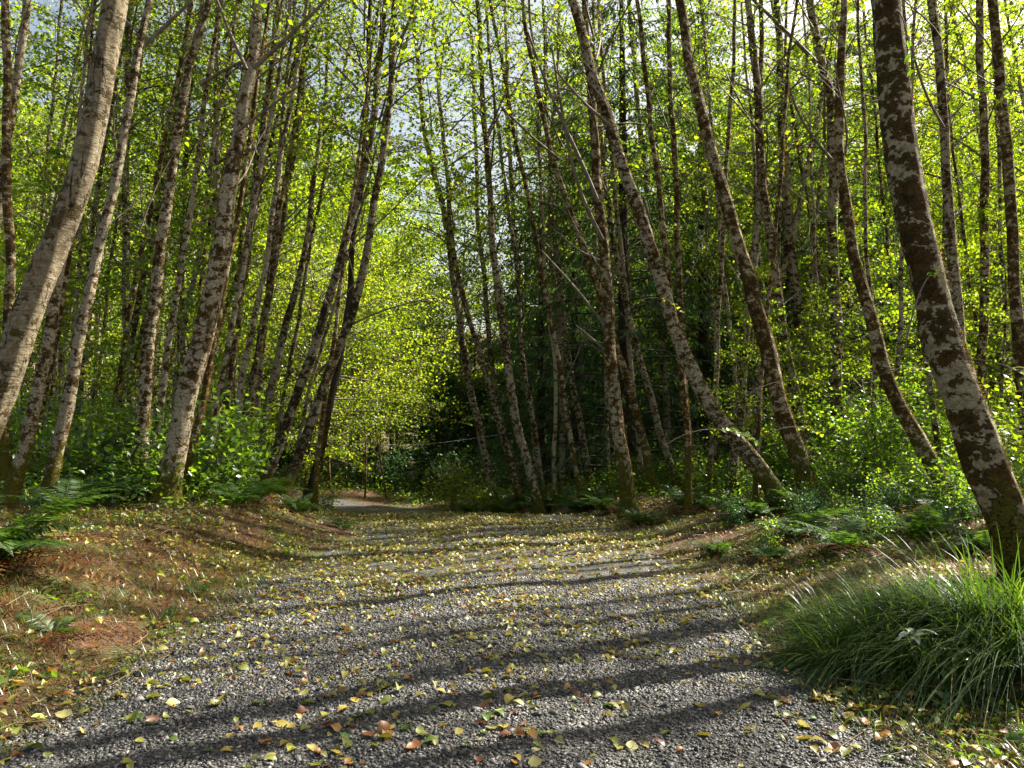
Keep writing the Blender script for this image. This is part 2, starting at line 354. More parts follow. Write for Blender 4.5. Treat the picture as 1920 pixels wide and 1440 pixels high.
def blades(P, H, L, W, rise, droop, seg=4):
    """arching grass blades. H horizontal unit dirs (n,2)"""
    n = len(P); H3 = np.concatenate([H, np.zeros((n, 1))], 1); S = np.stack([-H[:, 1], H[:, 0], np.zeros(n)], 1)
    V = np.zeros((n, seg+1, 2, 3))
    for i in range(seg+1):
        t = i/seg
        out = L*(np.cos(rise)*t + .35*droop*t*t); up = L*(np.sin(rise)*t - droop*t*t*.75)
        c = P+H3*out[:, None]; c[:, 2] += up
        w = (W*(1-t**1.6)+.0006)*.5
        V[:, i, 0] = c-S*w[:, None]; V[:, i, 1] = c+S*w[:, None]
    k = (seg+1)*2; b = (np.arange(n)*k)[:, None, None]; r = (np.arange(seg)*2)[None, :, None]
    q = (b+r+np.array([0, 1, 3, 2])).reshape(-1, 4)
    return V.reshape(-1, 3), [q], k
def rdir(n, rg, up=0., flat=1.):
    d = rg.normal(size=(n, 3)); d[:, 2] = d[:, 2]*flat+up; return norm(d)

# ------------------------------------------------------------------ ground
def warp(a, b, n, focus, k):
    t = np.linspace(-1, 1, n); s = np.sinh(t*k)/np.sinh(k)
    return np.where(s < 0, focus+(focus-a)*s, focus+(b-focus)*s)
gx = warp(-110, 110, 270, 0, 3.8); gy = warp(-14, 150, 270, 9, 3.2)
GX, GY = np.meshgrid(gx, gy); o_, s_ = outside(GX, GY)
GZ = terrain(GX, GY) - .05*sst(-o_/.25)
nx = len(gx); ii = (np.arange(len(gy)-1)[:, None]*nx+np.arange(nx-1)[None]).ravel()
q = np.stack([ii, ii+1, ii+nx+1, ii+nx], -1)
g = link('ground', mesh('ground', np.stack([GX, GY, GZ], -1), [q], M['soil'], smooth=True)); tag(g, kind='structure')
ry = np.concatenate([np.arange(-6, 3, .3), np.arange(3, 17, .05), np.arange(17, 40, .2)]); rt = np.linspace(-1, 1, 61)
RX = np.zeros((len(ry), len(rt))); RY = np.repeat(ry[:, None], len(rt), 1)
for i, y in enumerate(ry):
    c = float(road_c(y)); hw = float(road_hw(y))
    xs = np.linspace(c-hw-.6, c+hw+.6, 400); oo, _ = outside(xs, np.full(400, y)); ok = xs[oo < .05]
    RX[i] = np.linspace(ok[0], ok[-1], len(rt))
RZ = terrain(RX, RY)+.004+.010*(fbm(RX*7, RY*7, 3)-.4)
RZ[:, 0] -= .06; RZ[:, -1] -= .06
nx = len(rt); ii = (np.arange(len(ry)-1)[:, None]*nx+np.arange(nx-1)[None]).ravel()
rd = link('gravel_road', mesh('gravel_road', np.stack([RX, RY, RZ], -1), [np.stack([ii, ii+1, ii+nx+1, ii+nx], -1)], M['gravel'], smooth=True)); tag(rd, kind='structure')

# gravel chips near the camera: one mass of real stone flakes
def chips(n, ylo, yhi, size, rg):
    y = ylo+(yhi-ylo)*rg.random(n)**1.15; x = road_c(y)+(rg.random(n)*2-1)*(road_hw(y)+.32)
    o, s = outside(x, y); keep = (o < .12) | ((o < .5) & (rg.random(n) < .35)); x = x[keep]; y = y[keep]; n = len(x)
    px, py, f = proj(np.stack([x, y, terrain(x, y)], -1)); k = (px > -60) & (px < 1980) & (py < 1520); x = x[k]; y = y[k]; n = len(x)
    z = terrain(x, y)+.004
    L = size*(.5+1.1*rg.random(n)**1.6); a = rg.random(n)*2*PI
    nr = norm(np.stack([rg.normal(0, .32, n), rg.normal(0, .32, n), np.ones(n)], -1))
    d = np.stack([np.cos(a), np.sin(a), np.zeros(n)], -1); s = norm(np.cross(nr, d)); d = np.cross(s, nr)
    c = np.stack([x, y, z+L*.12+rg.random(n)*.004], -1); w = L*(.34+.36*rg.random(n)); h = L*.11
    co = []
    for sx, sy in ((-1, -1), (1, -1), (1, 1), (-1, 1)):
        j1 = .3+.25*rg.random(n); j2 = .3+.25*rg.random(n)
        co.append(c+d*(sx*L*j1)[:, None]+s*(sy*w*j2)[:, None])
    T = np.stack([p+nr*h[:, None] for p in co], 1); Bt = np.stack([c+(p-c)*1.15-nr*(h*1.4)[:, None] for p in co], 1)
    V = np.concatenate([T, Bt], 1).reshape(-1, 3); b = (np.arange(n)*8)[:, None]
    Fs = [np.concatenate([b+[0, 1, 2, 3]]+[b+[i, i+4, (i+1) % 4+4, (i+1) % 4] for i in range(4)])]
    return V, Fs, np.repeat(rg.random(n)**1.3, 8)
bag = Bag()
for (n, lo, hi, sz) in ((48000, 3.0, 5.6, .0165), (32000, 4.8, 8.6, .020), (1500, 3.0, 7, .036)):
    V, Fs, a = chips(n, lo, hi, sz, RNG); bag.add(V, Fs, a)
tag(link('gravel', bag.mesh('gravel', M['chip'])), 'loose dark slate gravel covering the near part of the lane', 'gravel', kind='stuff')

# ------------------------------------------------------------------ crowns, shrubs, conifers: meshes shared by the copies
def crown(seed, H=9., n=46, Lmax=2.6, tw=9, lv=26, leaf=.070, elev=(25, 55), prof=None, mat='alder_leaf', flat=.55, wood=True, spread=.22, wmat='twig', n3=1.0):
    rg = np.random.default_rng(seed); lb = Bag(); wb = Bag()
    for i in range(n):
        u = (i+rg.random())/n
        pr = (1-u)**.7*(.55+.45*min(1, u*5)) if prof is None else prof(u)
        L = Lmax*max(.18, pr)*(.7+.6*rg.random()); az = i*2.39996+rg.random()*.9; e = R(rg.uniform(*elev))
        z0 = H*u; t = np.linspace(0, 1, 6)
        h = np.array([math.cos(az), math.sin(az)]); hp = np.array([-h[1], h[0]])
        bend = rg.normal(0, .12); hv = rg.normal(0, .10)
        rr = L*(math.cos(e)*t + .12*t*t); zz = z0+L*(math.sin(e)*t - .16*t*t)
        P = np.stack([h[0]*rr+hp[0]*bend*L*t*t, h[1]*rr+hp[1]*bend*L*t*t, zz], -1)
        if wood:
            V, Fs = tube(P, np.linspace(.006+.0075*L, .003, 6), 3, cap=False); wb.add(V, Fs)
        for k in range(tw):
            tt = .22+.78*(k+rg.random())/tw; p0 = np.array([np.interp(tt, t, P[:, c]) for c in range(3)])
            a2 = az+(1 if k % 2 else -1)*R(rg.uniform(25, 65)); tl = L*.5*(1.12-tt*.7)*(.6+.7*rg.random()); e2 = R(rg.uniform(-12, 38))
            d = np.array([math.cos(a2)*math.cos(e2), math.sin(a2)*math.cos(e2), math.sin(e2)])
            if wood and tl > .3:
                V, Fs = tube(np.stack([p0, p0+d*tl*.55+[0, 0, .02], p0+d*tl-[0, 0, .04*tl]]), [.005, .0035, .002], 3, cap=False); wb.add(V, Fs)
            m = max(3, int(lv*(.5+tl)*(.6+.8*rg.random())*n3)); s = rg.random(m)**.8
            pos = p0+d*(tl*s)[:, None]+rg.normal(0, 1, (m, 3))*np.array([spread, spread, spread*flat])*(.25+.6*tl)
            ld = norm(d+rg.normal(0, .75, (m, 3))-np.array([0, 0, .35])); nn = rdir(m, rg, .4, .6)
            sz = leaf*(.5+.85*rg.random(m))
            V, Fs, kk = leaves2(pos, ld, nn, sz, sz*.72, .18)
            lb.add(V, Fs, np.repeat(np.clip(rg.normal(.37, .20, m)+rg.normal(0, .22)+hv, 0, 1), kk))
    return lb.mesh('crown', M[mat]), (wb.mesh('branchwork', M[wmat]) if wood else None)
CR = [crown(11+i, 9., 46, 2.7, 9, 42) for i in range(4)]                       # full alder crowns
CRS = [crown(31+i, 9., 36, 2.3, 7, 15) for i in range(2)]                     # thin ones
CRT = [crown(36+i, 9., 26, 2.1, 5, 8) for i in range(2)]                     # see-through ones
CRL = [crown(41+i, 5., 42, 1.8, 7, 22, elev=(5, 50), leaf=.07) for i in range(2)]  # low leafy young trees
rd_prof = lambda u: math.sin(PI*(.12+.82*u))**.7
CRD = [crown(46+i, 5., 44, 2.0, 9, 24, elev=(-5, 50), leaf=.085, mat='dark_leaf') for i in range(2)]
CRY = [crown(51+i, 5.4, 60, 3.1, 10, 20, leaf=.075, elev=(-5, 45), prof=rd_prof, mat='yellow_leaf') for i in range(2)]
def shrub(seed, h=1.3, n=16, lv=40, leaf=.09, mat='shrub_leaf', w=.7):
    rg = np.random.default_rng(seed); lb = Bag(); wb = Bag()
    for i in range(n):
        az = rg.random()*2*PI; L = h*(.6+.6*rg.random()); out = w*rg.random()**.6
        t = np.linspace(0, 1, 5); P = np.stack([np.cos(az)*out*t**1.3+rg.normal(0, .02, 5), np.sin(az)*out*t**1.3+rg.normal(0, .02, 5), L*t*(1-.25*t*out)], -1)
        V, Fs = tube(P, np.linspace(.008, .003, 5), 3, cap=False); wb.add(V, Fs)
        m = int(lv*(.6+.8*rg.random())); s = .25+.75*rg.random(m)
        pos = np.stack([np.interp(s, t, P[:, c]) for c in range(3)], -1)+rg.normal(0, 1, (m, 3))*[.16, .16, .08]
        ld = rdir(m, rg, -.1, .6); nn = rdir(m, rg, 1.6, .7); sz = leaf*(.55+.8*rg.random(m))
        V, Fs, k = leavesN(pos, ld, nn, sz, sz*.62, 3, .15, .15, seed)
        lb.add(V, Fs, np.repeat(np.clip(rg.normal(.5, .25, m), 0, 1), k))
    return lb.mesh('foliage', M[mat]), wb.mesh('stems', M['twig'])
SH = [shrub(61+i) for i in range(3)]; SHT = [shrub(71+i, 2.4, 20, 60, .1, 'shrub_leaf', 1.1) for i in range(2)]
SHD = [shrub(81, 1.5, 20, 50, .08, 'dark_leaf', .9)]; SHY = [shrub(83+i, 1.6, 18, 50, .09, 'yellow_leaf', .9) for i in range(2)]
def conifer(seed, H=22., n=165, Lmax=4.2, mat='needle', bare=.2, strips=135):
    rg = np.random.default_rng(seed); lb = Bag(); wb = Bag()
    for i in range(n):
        u = ((i+rg.random())/n)**1.0; z0 = .8+(H-1.2)*u; L = Lmax*(1-u)**.75*(.75+.4*rg.random())+.25; az = i*2.4+rg.random()
        t = np.linspace(0, 1, 6); drop = rg.uniform(.15, .42)
        P = np.stack([math.cos(az)*L*t, math.sin(az)*L*t, z0+L*(.22*t-drop*t*t*1.1)], -1)
        V, Fs = tube(P, np.linspace(.012+.006*L, .004, 6), 4, cap=False); wb.add(V, Fs)
        isb = u < bare
        if isb:      # dead lower limbs carry bare forked twigs
            for k in range(7):
                tt = .3+.7*rg.random(); p0 = np.array([np.interp(tt, t, P[:, c]) for c in range(3)]); a2 = az+rg.normal(0, .7)
                q_ = p0+np.array([math.cos(a2), math.sin(a2), rg.normal(-.2, .3)])*rg.uniform(.3, .9)
                V, Fs = tube(np.stack([p0, (p0+q_)/2+[0, 0, .04], q_]), [.008, .005, .002], 3, cap=False); wb.add(V, Fs)
        m = int(strips*(.35 if isb else 1)*(.3+L/Lmax)); s = .15+.85*rg.random(m)**.7
        side = rg.choice([-1, 1], m); sl_ = L*.30*(1.1-s)*(.4+rg.random(m))+.05
        c0 = np.stack([np.interp(s, t, P[:, c]) for c in range(3)], -1)
        hd = np.stack([np.cos(az+side*R(58)), np.sin(az+side*R(58)), np.zeros(m)], -1)
        pos = c0+hd*(sl_*rg.random(m))[:, None]; pos[:, 2] -= .22*rg.random(m)**2
        ld = norm(hd*.6+np.array([math.cos(az), math.sin(az), 0])*.4+np.stack([np.zeros(m), np.zeros(m), -rg.uniform(.3, 2.2, m)], -1)+rg.normal(0, .25, (m, 3)))
        ln = rg.uniform(.10, .30, m)
        V, Fs, k = leaves2(pos, ld, rdir(m, rg, .6), ln, ln*.27, .3)
        lb.add(V, Fs, np.repeat(np.clip(rg.normal(.45, .25, m), 0, 1), k))
    V, Fs = tube([(0, 0, -.4), (0, 0, H*.3), (0, 0, H*.7), (0, 0, H)], [.27, .2, .1, .02], 10, .1)
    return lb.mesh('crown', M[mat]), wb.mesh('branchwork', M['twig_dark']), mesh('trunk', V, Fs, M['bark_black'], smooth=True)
CON = [conifer(91), conifer(92, 20, 150, 4.6, bare=.26)]; CONF = [conifer(93, 15, 80, 3.4, 'needle_hazed', .03, 150)]

# bare side limbs, shared by the traced trees
def limb(seed, L=2.2):
    rg = np.random.default_rng(seed); b = Bag(); t = np.linspace(0, 1, 8)
    P = np.stack([L*t*.72, rg.normal(0, .04)*L*t+.05*L*np.sin(t*5+seed), L*(.62*t+.12*t*t)], -1); b.add(*tube(P, np.linspace(.017, .004, 8), 5, .15))
    for k in range(6):
        tt = .25+.7*rg.random(); p0 = np.array([np.interp(tt, t, P[:, c]) for c in range(3)]); l = L*.45*(1.1-tt)
        d = np.array([.6, rg.choice([-1, 1])*rg.uniform(.2, .7), rg.uniform(.2, .8)]); d /= np.linalg.norm(d)
        b.add(*tube(np.stack([p0, p0+d*l*.5+[0, 0, .03], p0+d*l]), [.006, .004, .002], 3))
    return b.mesh('branch', M['twig'], True)
LIMBS = [limb(i, random.uniform(1.6, 2.8)) for i in range(7)]

# ------------------------------------------------------------------ traced trees
def smooth_path(P, n):
    P = np.asarray(P, float); s = np.concatenate([[0], np.cumsum(np.linalg.norm(np.diff(P, axis=0), axis=1))])
    u = np.linspace(0, s[-1], n); Q = np.stack([np.interp(u, s, P[:, i]) for i in range(P.shape[1])], -1)
    for _ in range(4): Q[1:-1] = (Q[:-2]+2*Q[1:-1]+Q[2:])/4
    return Q
def axis_mat(p0, p1, spin, sc):
    d = Vector(p1-p0).normalized(); qd = d.to_track_quat('Z', 'Y')
    return Matrix.Translation(Vector(p0)) @ qd.to_matrix().to_4x4() @ Matrix.Rotation(spin, 4, 'Z') @ Matrix.Scale(sc, 4)
ALD = 'alder trees lining the lane'
def tree(pts, w0, w1, d, bark, label, cr=None, Ht=None, start=None, limbs=4, dd=0.03, hero=False, group=ALD, cscale=None, name='alder_tree', leaf_side=None):
    rg = np.random.default_rng(abs(int(pts[0][0]*7+pts[0][1]*13+d*3)))
    P = []; Wd = []
    for i, (x, y) in enumerate(pts):
        D = d + dd*max(0, (pts[0][1]-y))*d/F*3
        P.append(unproj(x, y, D)); f = i/(len(pts)-1); Wd.append((w0*(1-f)+w1*f)*.5/F*D*(.84 if d < 20 else .92))
    P = np.array(P)
    # root: carry on down to the ground
    dn = P[0]-P[1]; dn = dn/max(abs(dn[2]), .2); k = 0; p = P[0].copy(); base = []
    while p[2] > tz(p[0], p[1])-.12 and k < 60: p = p+np.array([dn[0]*.12*.8, dn[1]*.1, -.12]); base.append(p.copy()); k += 1
    if base: P = np.vstack([base[-1], P]); Wd = [Wd[0]*1.12]+Wd
    gz = tz(P[0][0], P[0][1])
    Ht = Ht or rg.uniform(15, 18); top = P[-1]; dirv = norm(P[-1]-P[-2]); r = Wd[-1]
    while top[2]-gz < Ht:
        dirv = norm(dirv*.9+np.array([rg.normal(0, .02), rg.normal(0, .02), .14])); top = top+dirv*1.2; r = r*.885
        P = np.vstack([P, top]); Wd.append(max(r, .012))
    full = np.column_stack([P, Wd]); Ln = np.linalg.norm(np.diff(P, axis=0), axis=1).sum()
    Q = smooth_path(full, int(Ln*(9 if hero else 3.2))+4)
    # slight natural crookedness
    z = np.linspace(0, Ln, len(Q)); amp = .018 if d > 9 else .006
    Q[:, 0] += amp*np.sin(z*1.7+rg.random()*6)+amp*.5*np.sin(z*4.1+rg.random()*6)
    hz = np.clip(1-(Q[:, 2]-gz)/.55, 0, 1.3); Q[:, 3] *= 1+.55*hz**2       # root flare
    loc = np.array([Q[0][0], Q[0][1], gz]); root = empty(name, loc)
    tag(root, label, 'tree', group)
    V, Fs = tube(Q[:, :3]-loc, Q[:, 3], 40 if hero else (14 if d < 16 else 9), .16 if hero else .13, seed=int(rg.integers(99)))
    link('trunk', mesh('trunk', V, Fs, M[bark], smooth=True), root)
    h = Q[:, 2]-gz
    def at(hh): return np.array([np.interp(hh, h, Q[:, c]) for c in range(4)])
    start = start if start is not None else max(5.0, (8.5 if d < 14 else 5.5))
    a, b = at(start), at(min(Ht, start+8))
    cm, wm = (cr or CR)[int(rg.integers(len(cr or CR)))]
    sc = cscale or (Ht-start)/9.*rg.uniform(1.0, 1.12)
    mw = axis_mat(a[:3]-loc, b[:3]-loc, rg.random()*6.28, sc)
    for nm, mm in (('crown', cm), ('branchwork', wm)):
        o = bpy.data.objects.new(nm, mm); COL.objects.link(o); o.parent = root; o.matrix_local = mw; o['kind'] = 'stuff'
    for k in range(limbs):
        hh = rg.uniform(2.6 if d > 14 else 3.4, start+1.5); c = at(hh)
        o = bpy.data.objects.new('branch', LIMBS[int(rg.integers(7))]); COL.objects.link(o); o.parent = root
        o.matrix_local = Matrix.Translation(Vector(c[:3]-loc)) @ Matrix.Rotation(rg.random()*6.28, 4, 'Z') @ Matrix.Rotation(rg.uniform(-.45, .25), 4, 'Y') @ Matrix.Scale(rg.uniform(.5, 1.05)*(1 if d > 9 else .7), 4)
    return root, Q, loc
def moss_on(root, Q, loc, n, side, rg, zlo=0, zhi=8, ln=.03):
    """short moss fronds standing off the bark on one side"""
    u = rg.random(n*3)*(len(Q)-2); i = u.astype(int); f = (u-i)[:, None]; C = Q[i]*(1-f)+Q[i+1]*f
    hh = C[:, 2]-loc[2]; keep = (hh > zlo) & (hh < zhi) & (vnoise(hh*2.2+7, hh*0+3) > .42); C = C[keep][:n]
    n = len(C); a = rg.normal(side, .75, n); d = np.stack([np.cos(a), np.sin(a), rg.normal(.0, .25, n)], -1)
    pos = C[:, :3]-loc+d*np.array([1, 1, 0])*C[:, 3:4]*.97
    L = ln*(.4+rg.random(n)); V, Fs, k = leaves2(pos, norm(d+rg.normal(0, .5, (n, 3))+[0, 0, .2]), rdir(n, rg), L, L*.3, .2)
    m = mesh('moss', V, Fs, M['moss'], {'tint': np.repeat(rg.random(n), k)}); o = link('moss', m, root); o['kind'] = 'stuff'
T = []
def add(*a, **k): T.append((a, k))
# left of the lane
add([(-100,980),(-40,830),(15,700),(50,600),(94,480),(143,360),(173,240),(195,120),(218,0)], 72, 50, 6.8, 'bark_smooth', 'thick smooth grey-tan alder with long dark cracks leaning in at the left edge', hero=True, limbs=1, Ht=16, start=9.5)
add([(-60,850),(-20,500),(5,340),(20,240),(35,120),(50,0)], 20, 17, 13, 'bark_pale', 'slim pale alder rising past the upper left corner')
add([(8,900),(12,650),(20,480),(15,380),(10,60)], 22, 18, 12, 'bark_mossy', 'dark brown mossy upright alder hugging the left edge behind the thick smooth one')
add([(22,930),(45,850),(65,760),(85,660),(100,570),(118,480),(150,330),(185,180),(215,20)], 30, 18, 10.5, 'bark_pale', 'white and black blotched alder emerging just right of the smooth leaning trunk')
add([(93,915),(120,780),(140,680),(165,560),(185,480),(205,380),(225,290),(240,200),(255,120),(275,40),(285,-20)], 29, 15, 11, 'bark_pale', 'pale alder leaning right with a fork near the top, left of the blackened pair')
add([(260,955),(268,860),(270,740),(275,640),(290,560),(300,480),(320,350),(330,250),(350,130),(375,60),(395,0)], 33, 15, 12, 'bark_mottled', 'blotched alder with orange-green mossy foot standing on the left bank', limbs=5)
add([(310,950),(330,850),(350,750),(375,640),(400,540),(412,480),(425,400),(440,300),(455,200),(475,100),(487,0)], 52, 23, 11.5, 'bark_pale', 'stoutest pale alder on the left bank with black knots and a mossy foot', limbs=5, hero=True)
add([(335,945),(350,880),(372,780),(392,690),(410,600),(422,540),(440,430),(462,300)], 16, 11, 12.2, 'bark_mossy', 'thin rusty mossy stem right behind the stoutest pale alder', start=7)
add([(240,875),(245,760),(240,640),(235,500),(235,350),(238,200),(240,60)], 19, 14, 17, 'bark_mottled', 'straight upright mottled alder between two right-leaning trunks on the left')
add([(180,885),(205,830),(225,750),(240,680),(255,600),(275,480),(300,380),(330,200)], 20, 12, 18, 'bark_mottled', 'alder with strongly bent foot behind ferns on the left')
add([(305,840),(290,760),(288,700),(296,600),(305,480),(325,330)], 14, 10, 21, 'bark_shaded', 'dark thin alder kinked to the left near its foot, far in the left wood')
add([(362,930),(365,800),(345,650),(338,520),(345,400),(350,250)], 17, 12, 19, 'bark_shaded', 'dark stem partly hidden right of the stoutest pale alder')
add([(382,925),(380,820),(372,720),(380,600),(395,480),(420,330),(445,200)], 14, 10, 18, 'bark_mottled', 'narrow speckled alder in the gap right of the stoutest trunk')
add([(397,920),(415,800),(430,680),(450,560),(462,480),(480,330),(500,200),(515,60)], 25, 13, 16, 'bark_mottled', 'grey white speckled alder third of the slanting row left of the lane')
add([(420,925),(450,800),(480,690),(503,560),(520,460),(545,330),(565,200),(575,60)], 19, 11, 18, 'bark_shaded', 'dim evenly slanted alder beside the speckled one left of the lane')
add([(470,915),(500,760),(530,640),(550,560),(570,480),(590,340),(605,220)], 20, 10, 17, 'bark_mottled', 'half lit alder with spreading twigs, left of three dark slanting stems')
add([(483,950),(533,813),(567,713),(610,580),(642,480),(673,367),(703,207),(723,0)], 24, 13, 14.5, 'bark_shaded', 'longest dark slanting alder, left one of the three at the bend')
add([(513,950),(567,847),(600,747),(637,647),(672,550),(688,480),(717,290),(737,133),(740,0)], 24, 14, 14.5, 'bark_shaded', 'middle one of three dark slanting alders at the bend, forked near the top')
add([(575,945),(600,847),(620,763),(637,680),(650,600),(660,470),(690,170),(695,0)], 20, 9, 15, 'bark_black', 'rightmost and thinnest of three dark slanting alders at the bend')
# centre and right
add([(923,915),(900,813),(887,747),(873,680),(860,597),(847,490),(837,417),(820,350),(803,283),(790,200),(780,83)], 17, 9, 21, 'bark_mottled', 'leftmost slim alder right of the bend, curving left as it rises', cr=CRS)
add([(973,925),(950,847),(930,763),(907,680),(880,607),(860,530),(845,430),(838,333),(830,233),(823,167)], 15, 8, 20, 'bark_mottled', 'second slim alder right of the bend, crossing behind the curved one', cr=CRS)
add([(1003,925),(977,830),(960,747),(950,663),(937,580),(927,480),(920,400),(913,300),(907,200),(900,100),(895,0)], 22, 10, 18, 'bark_mottled', 'whitest slim alder right of the bend with big bare pale stretches', cr=CRS)
add([(985,915),(940,797),(923,697),(913,580),(903,480),(895,400),(893,300),(890,200)], 12, 8, 24, 'bark_mottled', 'thin grey alder just left of the whitest one past the bend', cr=CRS)
add([(1008,915),(1000,800),(985,700),(978,600),(970,480),(960,380),(953,250),(950,150)], 13, 8, 23, 'bark_mottled', 'thin upright alder just right of the whitest one past the bend', cr=CRS)
add([(1056,940),(1053,780),(1053,650),(1045,560),(1030,480),(1033,330),(1040,200)], 13, 8, 22, 'bark_pale', 'thin straight white alder in front of the bare conifer limbs', cr=CRS)
add([(1110,915),(1087,797),(1070,697),(1057,597),(1043,480),(1037,400),(1030,300)], 15, 9, 21, 'bark_mottled', 'slim speckled alder leaning left before the dark conifers', cr=CRS)
add([(1177,945),(1160,813),(1147,680),(1140,580),(1133,480),(1123,367),(1113,233),(1103,133),(1098,0)], 31, 15, 14.5, 'bark_mossy', 'rust brown mossy alder standing upright in the middle of the right verge', cr=CRS, limbs=6, hero=True)
add([(1233,935),(1203,813),(1180,730),(1160,663),(1135,570),(1097,477),(1067,390),(1037,300),(1007,167),(993,100)], 19, 11, 17, 'bark_mossy', 'leaning alder crossing behind the rust brown mossy trunk', cr=CRS, limbs=6)
add([(1273,910),(1240,830),(1213,713),(1180,597),(1153,480),(1145,400),(1130,300),(1120,200)], 18, 10, 18, 'bark_mottled', 'narrow left-leaning alder just right of the rust brown mossy trunk', cr=CRS)
add([(1257,900),(1250,780),(1243,663),(1237,580),(1220,433),(1207,300),(1193,167),(1185,60)], 15, 10, 24, 'bark_pale', 'far white alder seen left of the long diagonal trunk', cr=CRS)
add([(1467,950),(1440,903),(1397,847),(1347,785),(1313,730),(1280,650),(1250,570),(1220,470),(1187,367),(1160,283),(1133,200),(1107,133),(1090,67),(1075,0)], 38, 21, 12.5, 'bark_mottled', 'long diagonal alder sweeping up to the left over the lane', cr=CRS, hero=True, limbs=5)
add([(1512,908),(1480,813),(1460,747),(1440,647),(1413,563),(1387,477),(1363,383),(1340,300),(1313,200),(1290,117),(1275,0)], 40, 21, 13, 'bark_mossy', 'stout mossy alder leaning left, next right of the long diagonal one', hero=True, cr=CRS, limbs=5)
add([(1525,900),(1493,763),(1467,613),(1447,477),(1430,350),(1423,200),(1410,83),(1403,0)], 27, 14, 15.5, 'bark_mottled', 'blotchy alder growing from the same foot as the stout mossy leaning one', cr=CRS, limbs=5)
add([(1310,915),(1290,797),(1280,680),(1275,560),(1270,400),(1262,250),(1255,100),(1252,0)], 17, 11, 17.5, 'bark_mossy', 'thin mossy upright stem behind the start of the long diagonal trunk', cr=CRS)
add([(1370,945),(1383,797),(1393,680),(1403,580),(1413,500),(1420,400),(1425,300)], 24, 14, 15.5, 'bark_mottled', 'whitish alder tilting slightly right, behind the diagonal trunk', cr=CRS)
add([(1343,915),(1343,713),(1333,597),(1330,497),(1322,350),(1320,200)], 14, 9, 22, 'bark_mottled', 'thin far alder rising behind the crook of the diagonal trunk')
add([(1395,880),(1397,790),(1420,713),(1440,600),(1477,480),(1497,400),(1513,317),(1533,217),(1555,100)], 14, 10, 20, 'bark_pale', 'slender pale alder slanting to the right against its left-leaning neighbours')
add([(1575,880),(1567,747),(1567,613),(1563,477),(1563,367),(1560,300),(1557,167),(1533,83),(1517,0)], 28, 16, 15.5, 'bark_mottled', 'straight white lichened alder in the middle of the right wood', limbs=5, hero=True)
add([(1800,990),(1747,863),(1707,797),(1673,730),(1640,630),(1613,530),(1597,477),(1580,333),(1573,200),(1577,83),(1580,0)], 36, 15, 10.5, 'bark_mossy', 'curved mossy alder with green foot rising behind the tall grass', hero=True, limbs=5, cr=CRS)
add([(1945,1110),(1888,960),(1845,860),(1800,740),(1762,620),(1728,480),(1702,360),(1685,240),(1672,120),(1662,0)], 92, 62, 6.6, 'bark_massive', 'massive brown mossed alder with white lichen patches at the right edge', hero=True, limbs=0, Ht=16, start=9, cr=CRS)
add([(1748,900),(1745,850),(1737,763),(1730,663),(1722,560),(1715,450)], 20, 14, 17, 'bark_pale', 'pale stem with green mossy foot just left of the massive brown trunk')
add([(1815,900),(1808,700),(1795,600),(1783,477),(1780,367),(1767,200),(1757,83),(1747,0)], 27, 17, 13, 'bark_mottled', 'blotched upright alder directly right of the massive brown trunk', cr=CRS)
add([(1840,900),(1837,730),(1843,613),(1847,477),(1847,300),(1840,167),(1837,0)], 22, 16, 15, 'bark_mottled', 'straight speckled alder second right of the massive brown trunk')
add([(1930,950),(1915,727),(1910,613),(1900,477),(1890,333),(1880,167),(1860,0)], 27, 21, 12.5, 'bark_mossy', 'dark brown alder with side stubs nearest the right edge', cr=CRS)
add([(1877,820),(1877,680),(1872,547),(1862,400),(1830,200),(1790,40)], 12, 10, 23, 'bark_pale', 'thin pale far alder seen between the two rightmost upright trunks')
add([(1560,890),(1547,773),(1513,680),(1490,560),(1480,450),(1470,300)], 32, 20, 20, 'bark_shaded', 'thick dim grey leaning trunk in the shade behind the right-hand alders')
def off_tree(x, y, lab, r=.13, Ht=16, lean=-.1, start=8.5, cr=None): OFF.append((x, y, lab, r, Ht, lean, start, cr or CRT))
OFF = []  # unseen trees of the wood, added to throw shadow bands on the near lane
for i, (x, y, r, ln) in enumerate(((5.6, 7.2, .10, -.16), (7.3, 9.9, .14, -.02), (8.3, 10.9, .10, -.22), (9.4, 11.6, .15, .04), (9.6, 9.2, .10, -.18), (10.4, 12.9, .12, -.10), (11.6, 14.3, .13, .06), (12.8, 15.4, .13, -.2), (11.8, 11.4, .13, .05), (13.5, 13.4, .12, -.05))):
    off_tree(x, y, 'alder of the wood edge just beyond the right side of the view', r, 15+i % 3, ln, 4.6 if i in (1, 3, 6, 8) else 7.0, CRS if i in (3, 8) else CRT)
HQ = {}
rgx = np.random.default_rng(314)
